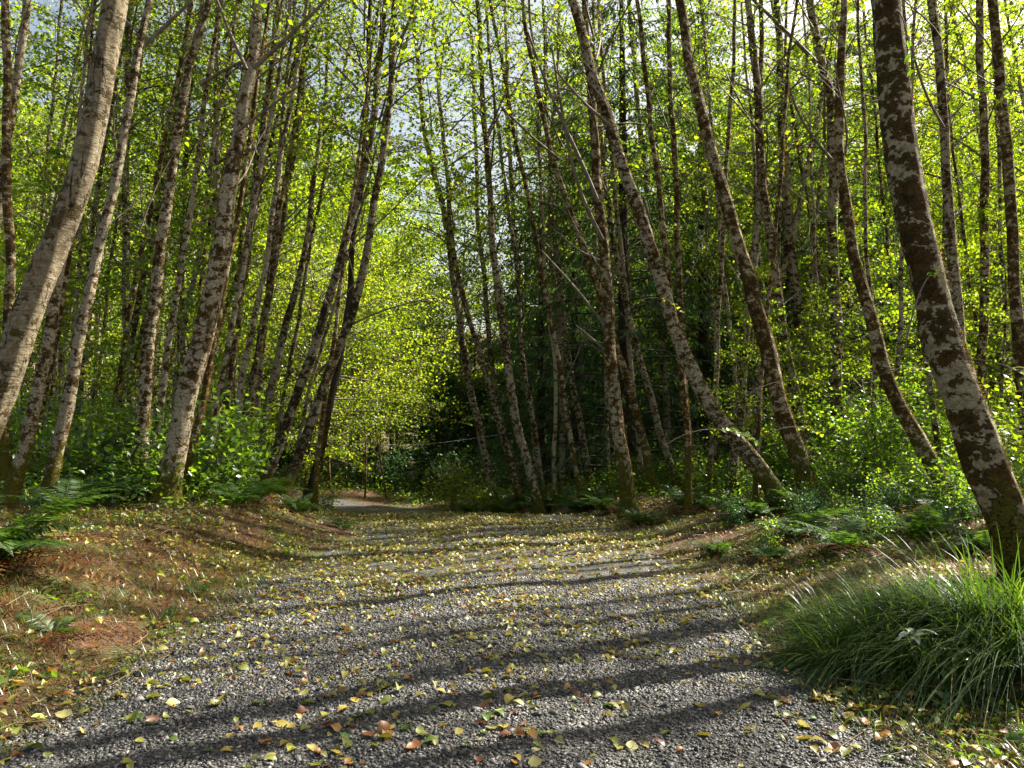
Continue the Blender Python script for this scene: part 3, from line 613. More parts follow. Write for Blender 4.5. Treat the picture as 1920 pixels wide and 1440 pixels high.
for i, (px, lean) in enumerate([(32, 60), (72, 50), (182, 85), (250, 40), (385, 80), (60, 90), (478, 60), (310, 110), (225, 100), (150, 75), (215, 70), (330, 45), (352, 90), (435, 75), (455, 100), (505, 110), (545, 120), (595, 80), (128, 40), (288, 95), (410, 60)]
                               + [(1015, -60), (1040, -30), (1088, -70), (1140, -20), (1205, -60), (1292, -50), (1330, 25), (1385, -45), (1420, 40), (1450, -35), (1545, -25), (1602, -60), (1640, -20), (1670, 20), (1705, -40), (1772, -50), (1800, -20), (1862, -45), (1895, -25), (1490, 30)]):
    D_ = rgx.uniform(12.5, 21) if not 700 < px < 1280 else rgx.uniform(17.5, 23); w_ = rgx.uniform(.095, .155)*F/D_; yb = 905+rgx.uniform(-25, 25); j_ = rgx.uniform(-12, 12); l2 = lean*rgx.uniform(.7, 1.5)*1.6
    add([(px, yb), (px+l2*.22+j_, 700), (px+l2*.5, 480), (px+l2*.8+j_*.5, 240), (px+l2*1.1, 0)], w_, w_*.6, D_, ('bark_mottled', 'bark_pale', 'bark_mossy')[i % 3], ('slender alder leaning right in the left wood' if px < 700 else 'slender alder in the right wood') + '#%d' % i,
        start=6.5, limbs=3, group='slender alders in the left wood' if px < 700 else 'slender alders in the right wood')
for a, k in T:
    if 'slender' in a[5]: k['cr'] = CRT; k['cscale'] = .62; k['start'] = 8
    if a[0][0][0] < 700: k = dict(cr=CRS, **k) if 'cr' not in k else k
    if a[0][0][0] > 1150 and a[3] < 21: k = dict(k, cr=CRT)
    r_, Q_, l_ = tree(*a, **k); HQ[a[5]] = (r_, Q_, l_)
    fx, fy, _ = proj(l_)
rgm = np.random.default_rng(5)
for a, k in T:
    if a[4] in ('bark_massive', 'bark_mossy', 'bark_mottled') and a[3] < 16:
        r_, Q_, l_ = HQ[a[5]]; big = a[3] < 8
        moss_on(r_, Q_, l_, 5000 if big else 1600, .5, rgm, 0, 8, .028 if big else .034)
    elif a[3] < 13: 
        r_, Q_, l_ = HQ[a[5]]; moss_on(r_, Q_, l_, 900, .2, rgm, -.1, 1.3, .03)

def traced_branch(key, pts, w, dd=0.):
    root, Q, loc = next(v for k_, v in HQ.items() if k_.startswith(key)); D = loc[1]*1.02
    P = np.array([unproj(x, y, D+dd*i) for i, (x, y) in enumerate(pts)]); Pn = smooth_path(P, 10)-loc
    r0 = w*.5/F*D; link('branch', mesh('branch', *tube(Pn, np.linspace(r0, r0*.55, 10), 7, .15), M['twig'], smooth=True), root)
for key, pts, w in (('pale alder leaning right with a fork', [(272, 85), (315, 45), (365, -5)], 9), ('stoutest pale', [(462, 130), (430, 60), (403, -10)], 8), ('stoutest pale', [(475, 128), (535, 75), (620, -8)], 9),
        ('stoutest pale', [(440, 250), (520, 190), (600, 130)], 6), ('blotched alder with orange', [(375, 160), (420, 130), (500, 95)], 7), ('middle one of three', [(738, 95), (765, 50), (785, -5)], 8),
        ('longest dark', [(640, 480), (730, 400), (800, 330)], 4), ('middle one of three', [(655, 610), (720, 580), (800, 560)], 4), ('rust brown', [(1133, 610), (1080, 540), (1015, 470)], 6), ('rust brown', [(1138, 660), (1110, 635), (1080, 610)], 5),
        ('leaning alder crossing', [(1050, 300), (1000, 260), (940, 200)], 6), ('rust brown', [(1122, 380), (1090, 300), (1030, 180), (990, 60)], 8), ('rust brown', [(1130, 450), (1080, 360), (1060, 250), (1035, 90)], 8),
        ('whitest slim', [(915, 250), (930, 215), (950, 170)], 5), ('blotchy alder growing', [(1530, 117), (1470, 55), (1407, -5)], 9), ('straight white', [(1560, 300), (1500, 230), (1462, 110)], 6),
        ('straight white', [(1563, 160), (1590, 90), (1630, 20)], 6), ('long diagonal', [(1150, 240), (1100, 200), (1040, 130)], 7), ('blotched upright alder directly', [(1770, 240), (1735, 180), (1700, 60)], 6)):
    traced_branch(key, pts, w)
# ------------------------------------------------------------------ trees further in the wood
def wood_tree(x, y, label, group, cr, Ht, start, r, bark, lean):
    z = tz(x, y); rg = np.random.default_rng(int(abs(x)*100+y*10)); n = 9; t = np.linspace(0, 1, n)
    Q = np.stack([lean[0]*Ht*t**1.5+.10*np.sin(t*7+rg.random()*6), lean[1]*Ht*t, Ht*t-.15, r*(1-.85*t)], -1)
    root = empty('alder_tree', (x, y, z)); tag(root, label, 'tree', group)
    link('trunk', mesh('trunk', *tube(Q[:, :3], Q[:, 3], 7, .1), M[bark], smooth=True), root)
    def at(h): return np.array([np.interp(h, Q[:, 2], Q[:, c]) for c in range(3)])
    cm, wm = cr[int(rg.integers(len(cr)))]; mw = axis_mat(at(start), at(Ht-.3), rg.random()*6.28, (Ht-start)/cm_h(cm))
    for nm, mm in (('crown', cm), ('branchwork', wm)):
        o = bpy.data.objects.new(nm, mm); COL.objects.link(o); o.parent = root; o.matrix_local = mw; o['kind'] = 'stuff'
    return root
def cm_h(me):
    for lst, h in ((CR, 9.), (CRS, 9.), (CRT, 9.), (CRL, 5.), (CRD, 5.), (CRY, 5.4)):
        if any(me is c[0] for c in lst): return h
    return 9.
rgw = np.random.default_rng(21)
for x, y, lab, r, Ht, ln, st, cr in OFF: wood_tree(x, y, lab, 'alders just beyond the right side of the view', cr, Ht, st, r, 'bark_mossy', (ln, 0))
def scatter(n, xr, yr, mind, ok=lambda x, y: True):
    pts = []; k = 0
    while len(pts) < n and k < n*60:
        k += 1; x = rgw.uniform(*xr); y = rgw.uniform(*yr)
        if ok(x, y) and all((x-a)**2+(y-b)**2 > mind**2 for a, b in pts): pts.append((x, y))
    return pts
px_of = lambda x, y: 960+F*x/y
def in_ray(x, y, hmax=19):      # the opening in the canopy through which the sun reaches the bend
    t = (x+5.8)/math.sin(SUN_AZ); return 2.5 < t < hmax/.93 and abs(y-27.6-math.cos(SUN_AZ)*t) < 5.2
for x, y in scatter(36, (-26, -5), (17, 42), 2.0, lambda x, y: -500 < px_of(x, y) < 620 and x < road_c(y)-3):
    wood_tree(x, y, 'slim alder deep in the wood left of the lane', 'slim alders deep in the left wood', CR if y > 30 else CRS, rgw.uniform(13, 18), rgw.uniform(2.5, 5), rgw.uniform(.08, .13), 'bark_pale' if rgw.random() < .6 else 'bark_mottled', (rgw.uniform(-.02, .16), 0))
for x, y in scatter(50, (5, 34), (20, 46), 2.0, lambda x, y: 1290 < px_of(x, y) < 2400 and not in_ray(x, y)):
    wood_tree(x, y, 'slim alder deep in the wood right of the lane', 'slim alders deep in the right wood', CR if y > 27 else CRS, rgw.uniform(13, 18), rgw.uniform(2.0, 5), rgw.uniform(.08, .13), 'bark_pale' if rgw.random() < .5 else 'bark_mottled', (rgw.uniform(-.16, .03), 0))
for x, y in scatter(16, (-22, -6), (14, 32), 2.2, lambda x, y: -100 < px_of(x, y) < 600 and x < road_c(y)-3.2):
    wood_tree(x, y, 'low bushy young alder under the tall trees on the left', 'young alders in the left wood', CRL, rgw.uniform(4.5, 7.5), .8, .04, 'bark_shaded', (rgw.uniform(-.05, .1), 0))
for x, y in scatter(20, (4, 24), (15, 32), 2.0, lambda x, y: 1400 < px_of(x, y) < 2050):
    wood_tree(x, y, 'low bushy young alder under the tall trees on the right', 'young alders in the right wood', CRL, rgw.uniform(4, 7), .8, .04, 'bark_shaded', (rgw.uniform(-.1, .05), 0))
# bright yellow-green maples at the bend
for px, D, Ht, st, lab in ((620, 28.6, 7.6, 1.2, 'bright yellow-green maple overhanging the mound at the bend'), (705, 36, 10.5, 2.0, 'taller yellow-green maple behind the one over the mound'),
                       (575, 25.5, 8, 1.4, 'leafy lime green maple left of the bend behind the dark slanting stems'), (800, 50, 11, 2, 'lime green tree standing far back beyond the bend')):
    x = (px-960)/F*D; wood_tree(x, D, lab, 'lime green maples around the bend', CRY, Ht, st, .07, 'bark_mossy', (.03, 0))
for px, D_, Ht, lab in ((742, 41, 17, 'tall thin-leaved tree behind the bend, left side of the sky gap'), (800, 46, 19, 'tall thin-leaved tree behind the bend, filling the lower sky gap'), (868, 36, 15, 'tall thin-leaved tree behind the curved slim alder')):
    x = (px-960)/F*D_; wood_tree(x, D_, lab, None, CR, Ht, 3.5, .1, 'bark_shaded', (0, 0))
# conifers
def con(px, D, s, lab, v, group='dark conifers behind the alders', cz=None):
    x = (px-960)/F*D; root = empty('conifer_tree', (x, D, tz(x, D)-.1), random.random()*6, s); tag(root, lab, 'tree', group)
    for nm, mm in zip(('crown', 'branchwork', 'trunk'), v): tag(link(nm, mm, root), kind=None if nm == 'trunk' else 'stuff')
con(1172, 21, .82, 'black-trunked conifer with many bare lower limbs behind the rust brown alder', CON[1])
con(1078, 26, .62, 'dark drooping conifer left of the one with bare limbs', CON[0])
con(1320, 25, .7, 'shadowy conifer showing between the right-hand alders', CON[0])
con(1590, 24, .78, 'deep green drooping conifer behind the straight white lichened alder', CON[1])
con(1015, 24.5, .58, 'dark conifer behind the thin upright alders right of the bend', CON[0])
con(985, 38, .62, 'smaller conifer at the left end of the dark conifer row', CON[0])
con(1475, 27, .72, 'tall dark conifer farthest back in the right wood', CON[1])
k = 0
for x, y in scatter(34, (-42, 44), (52, 84), 4.0):
    root = empty('conifer_tree', (x, y, tz(x, y)), random.random()*6, rgw.uniform(.55, .9) if -900 < (px_of(x, y)-860)*1.0 and abs(px_of(x, y)-860) > 170 else rgw.uniform(.35, .55))
    tag(root, 'hazy blue-green conifer on the far hillside', 'tree', 'blue-green conifers on the far hillside')
    for nm, mm in zip(('crown', 'branchwork', 'trunk'), CONF[0]): tag(link(nm, mm, root), kind=None if nm == 'trunk' else 'stuff')
for px, D, s in ((790, 40, .55), (850, 44, .6), (735, 47, .62), (890, 38, .5), (820, 34, .35)):
    x = (px-960)/F*D; root = empty('conifer_tree', (x, D, tz(x, D)), random.random()*6, s)
    tag(root, 'blue-green conifer closing the view beyond the bend', 'tree', 'blue-green conifers beyond the bend')
    for nm, mm in zip(('crown', 'branchwork', 'trunk'), CONF[0]): tag(link(nm, mm, root), kind=None if nm == 'trunk' else 'stuff')
for x, y in scatter(105, (-42, 50), (37, 58), 2.1, lambda x, y: abs(px_of(x, y)-860) > 150 and not in_ray(x, y)):
    wood_tree(x, y, 'tall leafy tree at the back of the wood', 'tall leafy trees at the back of the wood', CR, rgw.uniform(16, 23), 1.5, .14, 'bark_pale', (0, 0))

for x, y in scatter(40, (-24, 26), (29, 46), 1.7, lambda x, y: not 560 < px_of(x, y) < 800 and not in_ray(x, y, 9)):
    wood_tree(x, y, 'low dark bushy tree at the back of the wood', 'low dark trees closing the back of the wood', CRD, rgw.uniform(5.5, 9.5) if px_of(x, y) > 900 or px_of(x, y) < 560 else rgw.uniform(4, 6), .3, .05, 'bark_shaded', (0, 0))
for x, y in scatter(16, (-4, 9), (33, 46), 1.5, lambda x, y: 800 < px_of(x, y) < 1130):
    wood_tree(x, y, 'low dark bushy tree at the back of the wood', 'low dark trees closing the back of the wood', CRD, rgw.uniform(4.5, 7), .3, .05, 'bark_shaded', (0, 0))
# ------------------------------------------------------------------ shrubs
def put_shrub(x, y, v, s, label, group, name='shrub'):
    root = empty(name, (x, y, tz(x, y)-.05), random.random()*6.28, s); tag(root, label, 'shrub', group)
    link('foliage', v[0], root)['kind'] = 'stuff'; link('stem', v[1], root)['kind'] = 'stuff'
def off_road(x, y, m): return float(outside(x, y)[0]) > m
for x, y in scatter(60, (-16, -3.2), (12, 26), 1.0, lambda x, y: off_road(x, y, 2.0) and -60 < px_of(x, y) < 640):
    put_shrub(x, y, SH[int(rgw.integers(3))], rgw.uniform(.7, 1.2), 'leafy green understorey shrub behind the left bank', 'green shrubs behind the left bank')
for x, y in scatter(50, (2.5, 16), (13.5, 26), 1.0, lambda x, y: off_road(x, y, 2.5) and 1000 < px_of(x, y) < 1980 and y > 12+max(0, 6-x)*.5):
    put_shrub(x, y, SH[int(rgw.integers(3))], rgw.uniform(.6, 1.1), 'leafy green understorey shrub among the right-hand alders', 'green shrubs among the right alders')
for x, y in scatter(22, (5.2, 12), (8.2, 14), .9, lambda x, y: 1500 < px_of(x, y) < 2000):
    put_shrub(x, y, SH[int(rgw.integers(3))], rgw.uniform(.45, .75), 'bright salmonberry thicket plant behind the tall grass', 'salmonberry thicket on the right')
for x, y in scatter(16, (5.5, 15), (12.5, 19), 1.4, lambda x, y: 1330 < px_of(x, y) < 1990):
    put_shrub(x, y, SHT[int(rgw.integers(2))], rgw.uniform(.6, .95), 'tall arching leafy shrub in the right wood', 'tall leafy shrubs in the right wood')
for x, y in scatter(10, (-14, -5), (14, 21), 1.6, lambda x, y: off_road(x, y, 2) and -40 < px_of(x, y) < 560):
    put_shrub(x, y, SHT[int(rgw.integers(2))], rgw.uniform(.55, .85), 'tall leafy shrub in the left wood', 'tall leafy shrubs in the left wood')
for x, y in scatter(16, (-9, 2), (24, 36), 1.6, lambda x, y: (560 < px_of(x, y) < 1100 and off_road(x, y, .4)) and not (590 < px_of(x, y) < 830 and y < 31)):
    put_shrub(x, y, SHD[0], rgw.uniform(1.0, 1.6), 'dark shaded bush in the hollow beyond the bend', 'dark bushes beyond the bend')
for x, y in scatter(26, (2.6, 7.5), (8.6, 13), .55, lambda x, y: off_road(x, y, .9) and 1290 < px_of(x, y) < 1960):
    put_shrub(x, y, SHD[0] if rgw.random() < .6 else SH[int(rgw.integers(3))], rgw.uniform(.26, .42), 'low leafy shrub among the ferns on the right verge', 'low shrubs on the right verge')
for px, D, s, lab in ((905, 19.5, .8, 'small yellow-green bush at the foot of the curved slim alder'), (850, 24, 1.0, 'bright yellow-green bush on the right of the bend'), (610, 19, .7, 'sunlit lime bush at the left of the bend'), (1900, 12, 1.1, 'light green shrub with drooping leaves at the right edge')):
    x = (px-960)/F*D; put_shrub(x, D, SHY[D > 20], s, lab, None)

# ------------------------------------------------------------------ ferns
def frond(seed, L=.8, mat='fern_leaf', n=36, droop=.55, rise=1.0):
    rg = np.random.default_rng(seed); b = Bag(); t = np.linspace(0, 1, 14)
    P = np.stack([L*(math.cos(rise)*t+.42*t*t*.9), .05*L*np.sin(t*2.5+seed), L*(math.sin(rise)*t-droop*t*t)], -1)
    b.add(*tube(P, np.linspace(.0045, .0012, 14), 3), .9)
    s = np.linspace(.12, .985, n); C = np.stack([np.interp(s, t, P[:, c]) for c in range(3)], -1)
    Tn = norm(np.stack([np.gradient(C[:, c]) for c in range(3)], -1)); U = np.array([0, 0, 1.])
    S = norm(np.cross(Tn, U)); Nn = np.cross(S, Tn)
    w = L*.20*np.sin(PI*np.clip(s*.92+.06, 0, 1)**.8)**.7*np.clip((1.02-s)*3.5, .08, 1)
    for sg in (-1, 1):
        D = norm(S*sg+Tn*(.28+rg.normal(0, .07, (n, 1)))+Nn*rg.normal(-.16, .13, (n, 1)))
        V, Fs, k = leaves2(C, D, Nn+rg.normal(0, .15, (n, 3)), w*(.9+.2*rg.random(n)), L*.027*np.ones(n), .15)
        b.add(V, Fs, np.repeat(np.clip(rg.normal(.5, .15, n), 0, 1), k))
    return b.mesh('frond', M[mat])
FR = [frond(i, .8, droop=.4+.09*i, rise=.95+.08*i) for i in range(4)]; FRD = [frond(20+i, .8, 'dead_fern', 24, .75, .7) for i in range(2)]
FRS = [frond(30, .8, droop=.25, rise=.35)]
def fern(x, y, s, n, label, dead=0, group=None, az=None, fr=FR):
    root = empty('sword_fern', (x, y, tz(x, y)-.02), random.random()*6, 1.0); tag(root, label, 'fern', group)
    for k in range(n+dead):
        a = (k*2.39996+random.random()*.5) if az is None else az+random.uniform(-.6, .6)
        lst = FRD if k >= n else fr
        link('frond' if k < n else 'dead_frond', random.choice(lst), root, (random.uniform(-.03, .03), random.uniform(-.03, .03), 0), (random.uniform(-.2, .2), random.uniform(-.2, .25), a), s*random.uniform(.75, 1.2))
def fern_px(px, py, *a, **k): x, y = ground_at(px, py); fern(x, y, *a, **k)
fern(-4.05, 6.2, 1.3, 22, 'big dark sword fern cut by the left edge above dead fronds', 12)
fern_px(205, 945, 1.2, 15, 'dark sword fern at the foot of the bent alder on the left'); fern_px(120, 962, 1.0, 13, 'sword fern on the left bank behind the big edge fern')
fern_px(645, 992, .55, 12, 'small fern at the end of the left bank by the lane'); fern_px(445, 948, .9, 13, 'fern among the foot of the speckled slanting alders')
fern_px(372, 1112, .32, 9, 'tiny upright fern halfway down the left bank'); fern_px(95, 1195, .5, 5, 'low flat fern with browned fronds at lower left', 7); fern_px(560, 962, .7, 12, 'fern at the foot of the three dark slanting alders')
for i, (px, py, s) in enumerate(((880, 962, .9), (950, 966, 1.1), (1010, 962, 1.0), (1085, 960, 1.1), (1140, 962, 1.0), (915, 955, 1.2), (1045, 950, 1.1), (1120, 948, .9), (985, 950, 1.1))):
    fern_px(px, py, s, 14, 'dark sword fern in the row along the right side of the bend', 1, 'dark sword ferns along the far right verge')
fern_px(1205, 985, .75, 14, 'light green fern at the foot of the rust brown alder', 4)
for px, py, s, lab in ((1290, 955, .9, 'fern left of the foot of the diagonal trunk'), (1400, 975, 1.0, 'arching fern just below the foot of the diagonal trunk'), (1500, 1010, 1.1, 'largest arching fern in front of the stout mossy alder'),
                       (1580, 1035, 1.0, 'fern with rusty dead fronds hanging in front of it'), (1640, 1000, .9, 'fern left of the foot of the curved mossy alder'), (1345, 1040, .55, 'low fern over brown litter on the right verge'), (1440, 1050, .5, 'half browned fern over the right verge litter'),
                       (1330, 960, .9, 'pale fern behind the low brown one on the right verge'), (1720, 1010, .9, 'fern behind the tall grass'), (1850, 1040, .9, 'fern in front of the massive brown trunk')):
    fern_px(px, py, s, 14, lab, 3 if 'rown' not in lab and 'rust' not in lab else 9)
fern(3.05, 4.55, .62, 8, 'sword fern with long ribbed fronds in the lower right corner', 1, az=2.9, fr=FRS)
for x, y in scatter(30, (-14, -3.5), (12, 22), 1.1, lambda x, y: off_road(x, y, 1.6) and px_of(x, y) > -20):
    fern(x, y, rgw.uniform(.8, 1.2), 9, 'sword fern on the shaded floor of the left wood', 0, 'sword ferns on the left wood floor')
for x, y in scatter(34, (3.6, 15), (9.5, 22), 1.1, lambda x, y: off_road(x, y, 1.8) and px_of(x, y) < 1940):
    fern(x, y, rgw.uniform(.7, 1.1), 9, 'sword fern on the floor of the right wood', 0, 'sword ferns on the right wood floor')

# ------------------------------------------------------------------ tall grass clumps, right
def tussock(x, y, n, L, label, lean=(-1.0, -.25), sp=.24):
    n = int(n*.6)
    rg = np.random.default_rng(int(x*100)); a = rg.random(n)*2*PI; r = sp*np.sqrt(rg.random(n))
    P = np.stack([np.cos(a)*r, np.sin(a)*r, np.zeros(n)], -1); P[:, 2] = terrain(P[:, 0]+x, P[:, 1]+y)-tz(x, y)-.02
    lk = 9*vnoise(np.cos(a)*r*9+x*5, np.sin(a)*r*9+y*5); h = norm(np.stack([np.cos(a)+lean[0]+rg.normal(0, .45, n)+.9*np.cos(lk), np.sin(a)+lean[1]+rg.normal(0, .45, n)+.9*np.sin(lk)], -1))
    V, Fs, k = blades(P, h, L*.9*(.4+.95*rg.random(n)), .005+.007*rg.random(n), R(90)-np.abs(rg.normal(0, .45, n))-.15, rg.uniform(.4, 1.45, n), 8)
    m = mesh('grass_tussock', V, Fs, M['sedge'], {'tint': np.repeat(np.clip(rg.normal(.38, .22, n)+(rg.random(n) < .13)*.6, 0, 1), k)})
    tag(link('grass_tussock', m, None, (x, y, tz(x, y))), label, 'grass clump', 'tall grass clumps at the right')
for px, py, n, L, lab in ((1595, 1240, 1300, .58, 'leftmost arching grass clump spilling towards the gravel'), (1650, 1225, 1700, .72, 'dense dark green grass clump in the middle of the tall grass'), (1760, 1190, 1700, .92, 'highest sunlit grass clump left of the massive trunk'),
                       (1850, 1200, 1500, .98, 'grass clump directly under the massive leaning trunk'), (1670, 1150, 1300, .68, 'grass clump at the back left of the tall grass'), (1905, 1240, 1200, .85, 'tangled grass clump cut by the right edge'), (1560, 1170, 900, .5, 'small light grass clump at the back edge by the verge'),
                       (1775, 1250, 1100, .6, 'dark grass clump behind the silvery broad-leaved plant')):
    x, y = ground_at(px, py); tussock(x, y, n, L, lab)
# silvery broad leaved plants
def leafy_plant(x, y, specs, label, mat, name='broad_leaved_plant'):
    root = empty(name, (x, y, tz(x, y))); tag(root, label, 'plant')
    for (h, az, L, nl) in specs:
        t = np.linspace(0, 1, 6); P = np.stack([np.cos(az)*.25*h*t*t, np.sin(az)*.25*h*t*t, h*t], -1)
        link('stem', mesh('stem', *tube(P, np.linspace(.005, .003, 6), 5), M['stalk']), root)
        for k in range(nl):
            a = az+k*2*PI/nl+random.uniform(-.3, .3); d = np.array([[math.cos(a), math.sin(a), random.uniform(-.5, .15)]])
            V, Fs, kk = leavesN(P[-1][None]-[[0, 0, .02*(k % 2)]], d, np.array([[0, 0, 1.]]), L*random.uniform(.8, 1.15), L*.36, 7, .22, -.35, k)
            link('leaf', mesh('leaf', V, Fs, mat, {'tint': np.full(len(V), random.uniform(.4, .9))}, True), root)
silver = leaf_mat('silvery_leaf', [(0, (.12, .17, .11)), (1, (.24, .29, .21))], .2, (1.3, 1.4, 1), .14, .35)
x, y = ground_at(1725, 1300); leafy_plant(x, y, [(.30, 1.5, .13, 6)], 'silvery broad-leaved plant in front of the dark grass', silver)
x, y = ground_at(1790, 1310); leafy_plant(x, y, [(.22, .5, .10, 6), (.16, 2.5, .08, 5)], 'dark green leafy plant beside the silvery one', M['shrub_leaf'])
x, y = ground_at(1440, 1190); leafy_plant(x, y, [(.10, .5, .08, 5), (.08, 2.5, .07, 5)], 'little bright green plant at the gravel edge left of the tall grass', M['shrub_leaf'])
x, y = ground_at(150, 1150); leafy_plant(x, y, [(.14, .5, .09, 5), (.1, 3.5, .07, 4)], 'pale green leafy seedling low on the left bank', M['shrub_leaf'])
x, y = ground_at(320, 1180); leafy_plant(x, y, [(.16, .5, .07, 6), (.14, 2.5, .06, 6), (.12, 4.2, .06, 6)], 'dark green leafy weed beside the gravel on the left bank', M['dark_leaf'])
# sprigs of large leaves in front of the trunks
def sprig(px, py, D, n, L, lab, to=(.5, 0, .1), mat='yellow_leaf'):
    p = unproj(px, py, D); root = empty('leafy_sprig', p); tag(root, lab, 'branch')
    to = np.array(to, float); t = np.linspace(-1.6, 1, 8)[:, None]; P = to*t+np.array([0, 0, -.12])*t*t
    link('twig', mesh('twig', *tube(P, np.linspace(.008, .0025, 8), 5), M['twig']), root)
    for k in range(n):
        s = (k+.5)/n; c = np.array([np.interp(s, t[:, 0], P[:, i]) for i in range(3)])[None]; sg = 1 if k % 2 else -1
        d = np.array([[to[0]*1.2+random.uniform(-.3, .3), sg*.8+random.uniform(-.3, .3), random.uniform(-.5, .15)]])
        V, Fs, kk = leavesN(c, d, np.array([[random.uniform(-.4, .4), -.6, 1.]]), L*random.uniform(.7, 1.2), L*.45, 6, .2, -.25, k)
        link('leaf', mesh('leaf', V, Fs, M[mat], {'tint': np.full(len(V), random.uniform(.45, 1))}, True), root)
sprig(1480, 712, 11.5, 12, .14, 'glowing lime sprig in front of the stout mossy leaning alder', (.55, .1, .05))
sprig(1350, 805, 11, 16, .16, 'sprig of long green leaves over the crook of the diagonal trunk', (.5, .1, -.05), 'shrub_leaf')
sprig(1490, 800, 12, 12, .13, 'second lime sprig lower down before the stout mossy alder', (.45, .1, .0))
sprig(1690, 690, 9.5, 9, .12, 'lime sprig between the curved alder and the massive trunk', (.4, .0, .05))
sprig(1895, 690, 8.5, 14, .13, 'drooping bright sprig at the right edge of the wood', (.5, .1, -.2))
sprig(1740, 520, 5.9, 5, .07, 'few broad vine leaves hanging before the massive trunk', (.12, 0, .15), 'shrub_leaf')
sprig(1700, 60, 6.2, 7, .08, 'vine leaves on top of the massive trunk', (.05, -.02, -.3), 'shrub_leaf')
sprig(1240, 560, 12.2, 8, .12, 'lime leaves growing off the diagonal trunk', (.3, 0, -.1))
sprig(325, 290, 8, 6, .09, 'loose green leaves hanging before the blotched alders', (.2, 0, .3), 'alder_leaf')

# ------------------------------------------------------------------ logs, wire, sticks
def rod(name, P, r, mat, label, cat, sides=8, group=None):
    P = np.array(P, float); loc = P[0].copy(); rr = np.linspace(r, r*.55, 14); Q = smooth_path(P, 14)-loc
    tag(link(name, mesh(name, *tube(Q, rr, sides, .18), M[mat], smooth=True), None, loc), label, cat, group)
def onz(px, D, z): x = (px-960)/F*D; return (x, D, tz(x, D)+z)
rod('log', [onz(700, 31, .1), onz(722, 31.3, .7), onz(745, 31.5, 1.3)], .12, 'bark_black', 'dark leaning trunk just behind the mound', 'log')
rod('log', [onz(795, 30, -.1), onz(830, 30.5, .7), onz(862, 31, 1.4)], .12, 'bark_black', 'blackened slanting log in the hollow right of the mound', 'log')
rod('sapling', [onz(686, 26.2, -.1), onz(688, 26.2, 1.), onz(684, 26.2, 2.4)], .035, 'bark_mossy', 'thin pale hanging stem above the mound', 'sapling')
rod('sapling', [onz(728, 26.6, -.2), onz(716, 26.6, 1.), onz(704, 26.6, 2.4)], .04, 'bark_mossy', 'yellow mossed stem right of the mound top', 'sapling')
rod('wire', [onz(560, 31, 2.1), onz(760, 31, 1.95), onz(960, 31, 2.2)], .012, 'wire', 'thin pale wire strung across the hollow beyond the bend', 'wire', 5)
for i, (a, b, lab) in enumerate((((0, 1056), (160, 1042), 'pale dead stalk lying from the left edge'), ((232, 960), (262, 905), 'straw stalk leaning before the blotched alder foot'), ((360, 920), (395, 965), 'bent dry stalk right of the stoutest trunk'),
                                ((1770, 1045), (1800, 960), 'pale upright dry stem behind the tall grass'), ((1180, 1010), (1215, 985), 'short stick at the foot of the rust brown alder'), ((560, 1000), (500, 1010), 'fallen twig on the left bank crest'))):
    xa, ya = ground_at(*a); p0 = np.array([xa, ya, tz(xa, ya)]); p1 = unproj(b[0], b[1], ya+.1); p1[2] = max(p1[2], tz(p1[0], p1[1])+.02)
    rod('dead_stalk', [p0, (p0+p1)/2+np.array([.02, 0, .03]), p1], .006, 'stalk', lab, 'stalk', 5)

# ------------------------------------------------------------------ fallen leaves
rgl = np.random.default_rng(77)
def leaf_points():
    out = []
    n = 110000; y = rgl.uniform(2.8, 17, n); x = rgl.uniform(-9, 8, n)
    o, s = outside(x, y); px, py, f = proj(np.stack([x, y, terrain(x, y)], -1))
    area = (14.2*17)/n
    clump = fbm(x*1.1+3, y*1.1, 3)
    dens = np.where(o < 0, np.interp(y, [3, 5, 7, 9, 12, 16], [50, 85, 150, 200, 230, 260]), np.interp(y, [3, 6, 10, 14], [95, 85, 100, 100]))
    dens = np.where((o < 0) & (x > .2) & (y < 8), dens*.75, dens); dens = np.where((o < 0) & (x < -1.0), dens*1.35, dens)
    dens = dens*np.interp(clump, [.25, .45, .55, .7], [.25, .8, 1.3, 2.3]); dens = np.where(o > 3.2, dens*.4, dens)
    k = (rgl.random(n) < dens*area) & (px > -80) & (px < 2000) & (py < 1500)
    return x[k], y[k], o[k]
lx, ly, lo = leaf_points(); n = len(lx)
lz = terrain(lx, ly)+.012+np.where(lo < 0, 0, .015)
P = np.stack([lx, ly, lz], -1); PX, PY, PF = proj(P)
inframe = (PX > 5) & (PX < 1915) & (PY < 1435); order = np.argsort(np.where(inframe, PF, 1e9)); near = order[:300]; rest = order[300:]
shapes = []
def fallen(seed, mat):
    rg = np.random.default_rng(seed); L = .094
    V, Fs, k = leavesN(np.array([[-L/2, 0, .004]]), np.array([[1., 0, 0]]), np.array([[0, 0, 1.]]), L, L*rg.uniform(.5, .74), 8, rg.uniform(.05, .75), rg.choice([-1, 1])*rg.uniform(.05, .5), seed, .22)
    V[:, 2] -= V[:, 2].min()-.001
    sv, sf = tube([(-L/2, 0, V[0][2]), (-L*.5-.012, .002, V[0][2]+.002), (-L*.5-.022, .004, V[0][2])], [.0012, .001, .0008], 3)
    b = Bag(); b.add(V, Fs, rg.random()); b.add(sv, sf, .5)
    return b.mesh('fallen_leaf', M['fall_'+mat], False)
KINDS = ['yellow', 'olive', 'pale', 'orange', 'brown', 'green']; PROB = [.27, .27, .13, .15, .07, .11]
SHP = {k: [fallen(100*i+j, k) for j in range(6)] for i, k in enumerate(KINDS)}
WORD = {'yellow': 'mustard yellow', 'olive': 'olive green', 'pale': 'pale cream-yellow', 'orange': 'orange tan', 'brown': 'red-brown', 'green': 'fresh green'}
cut1, cut2 = np.quantile(PF[near], [.33, .67])
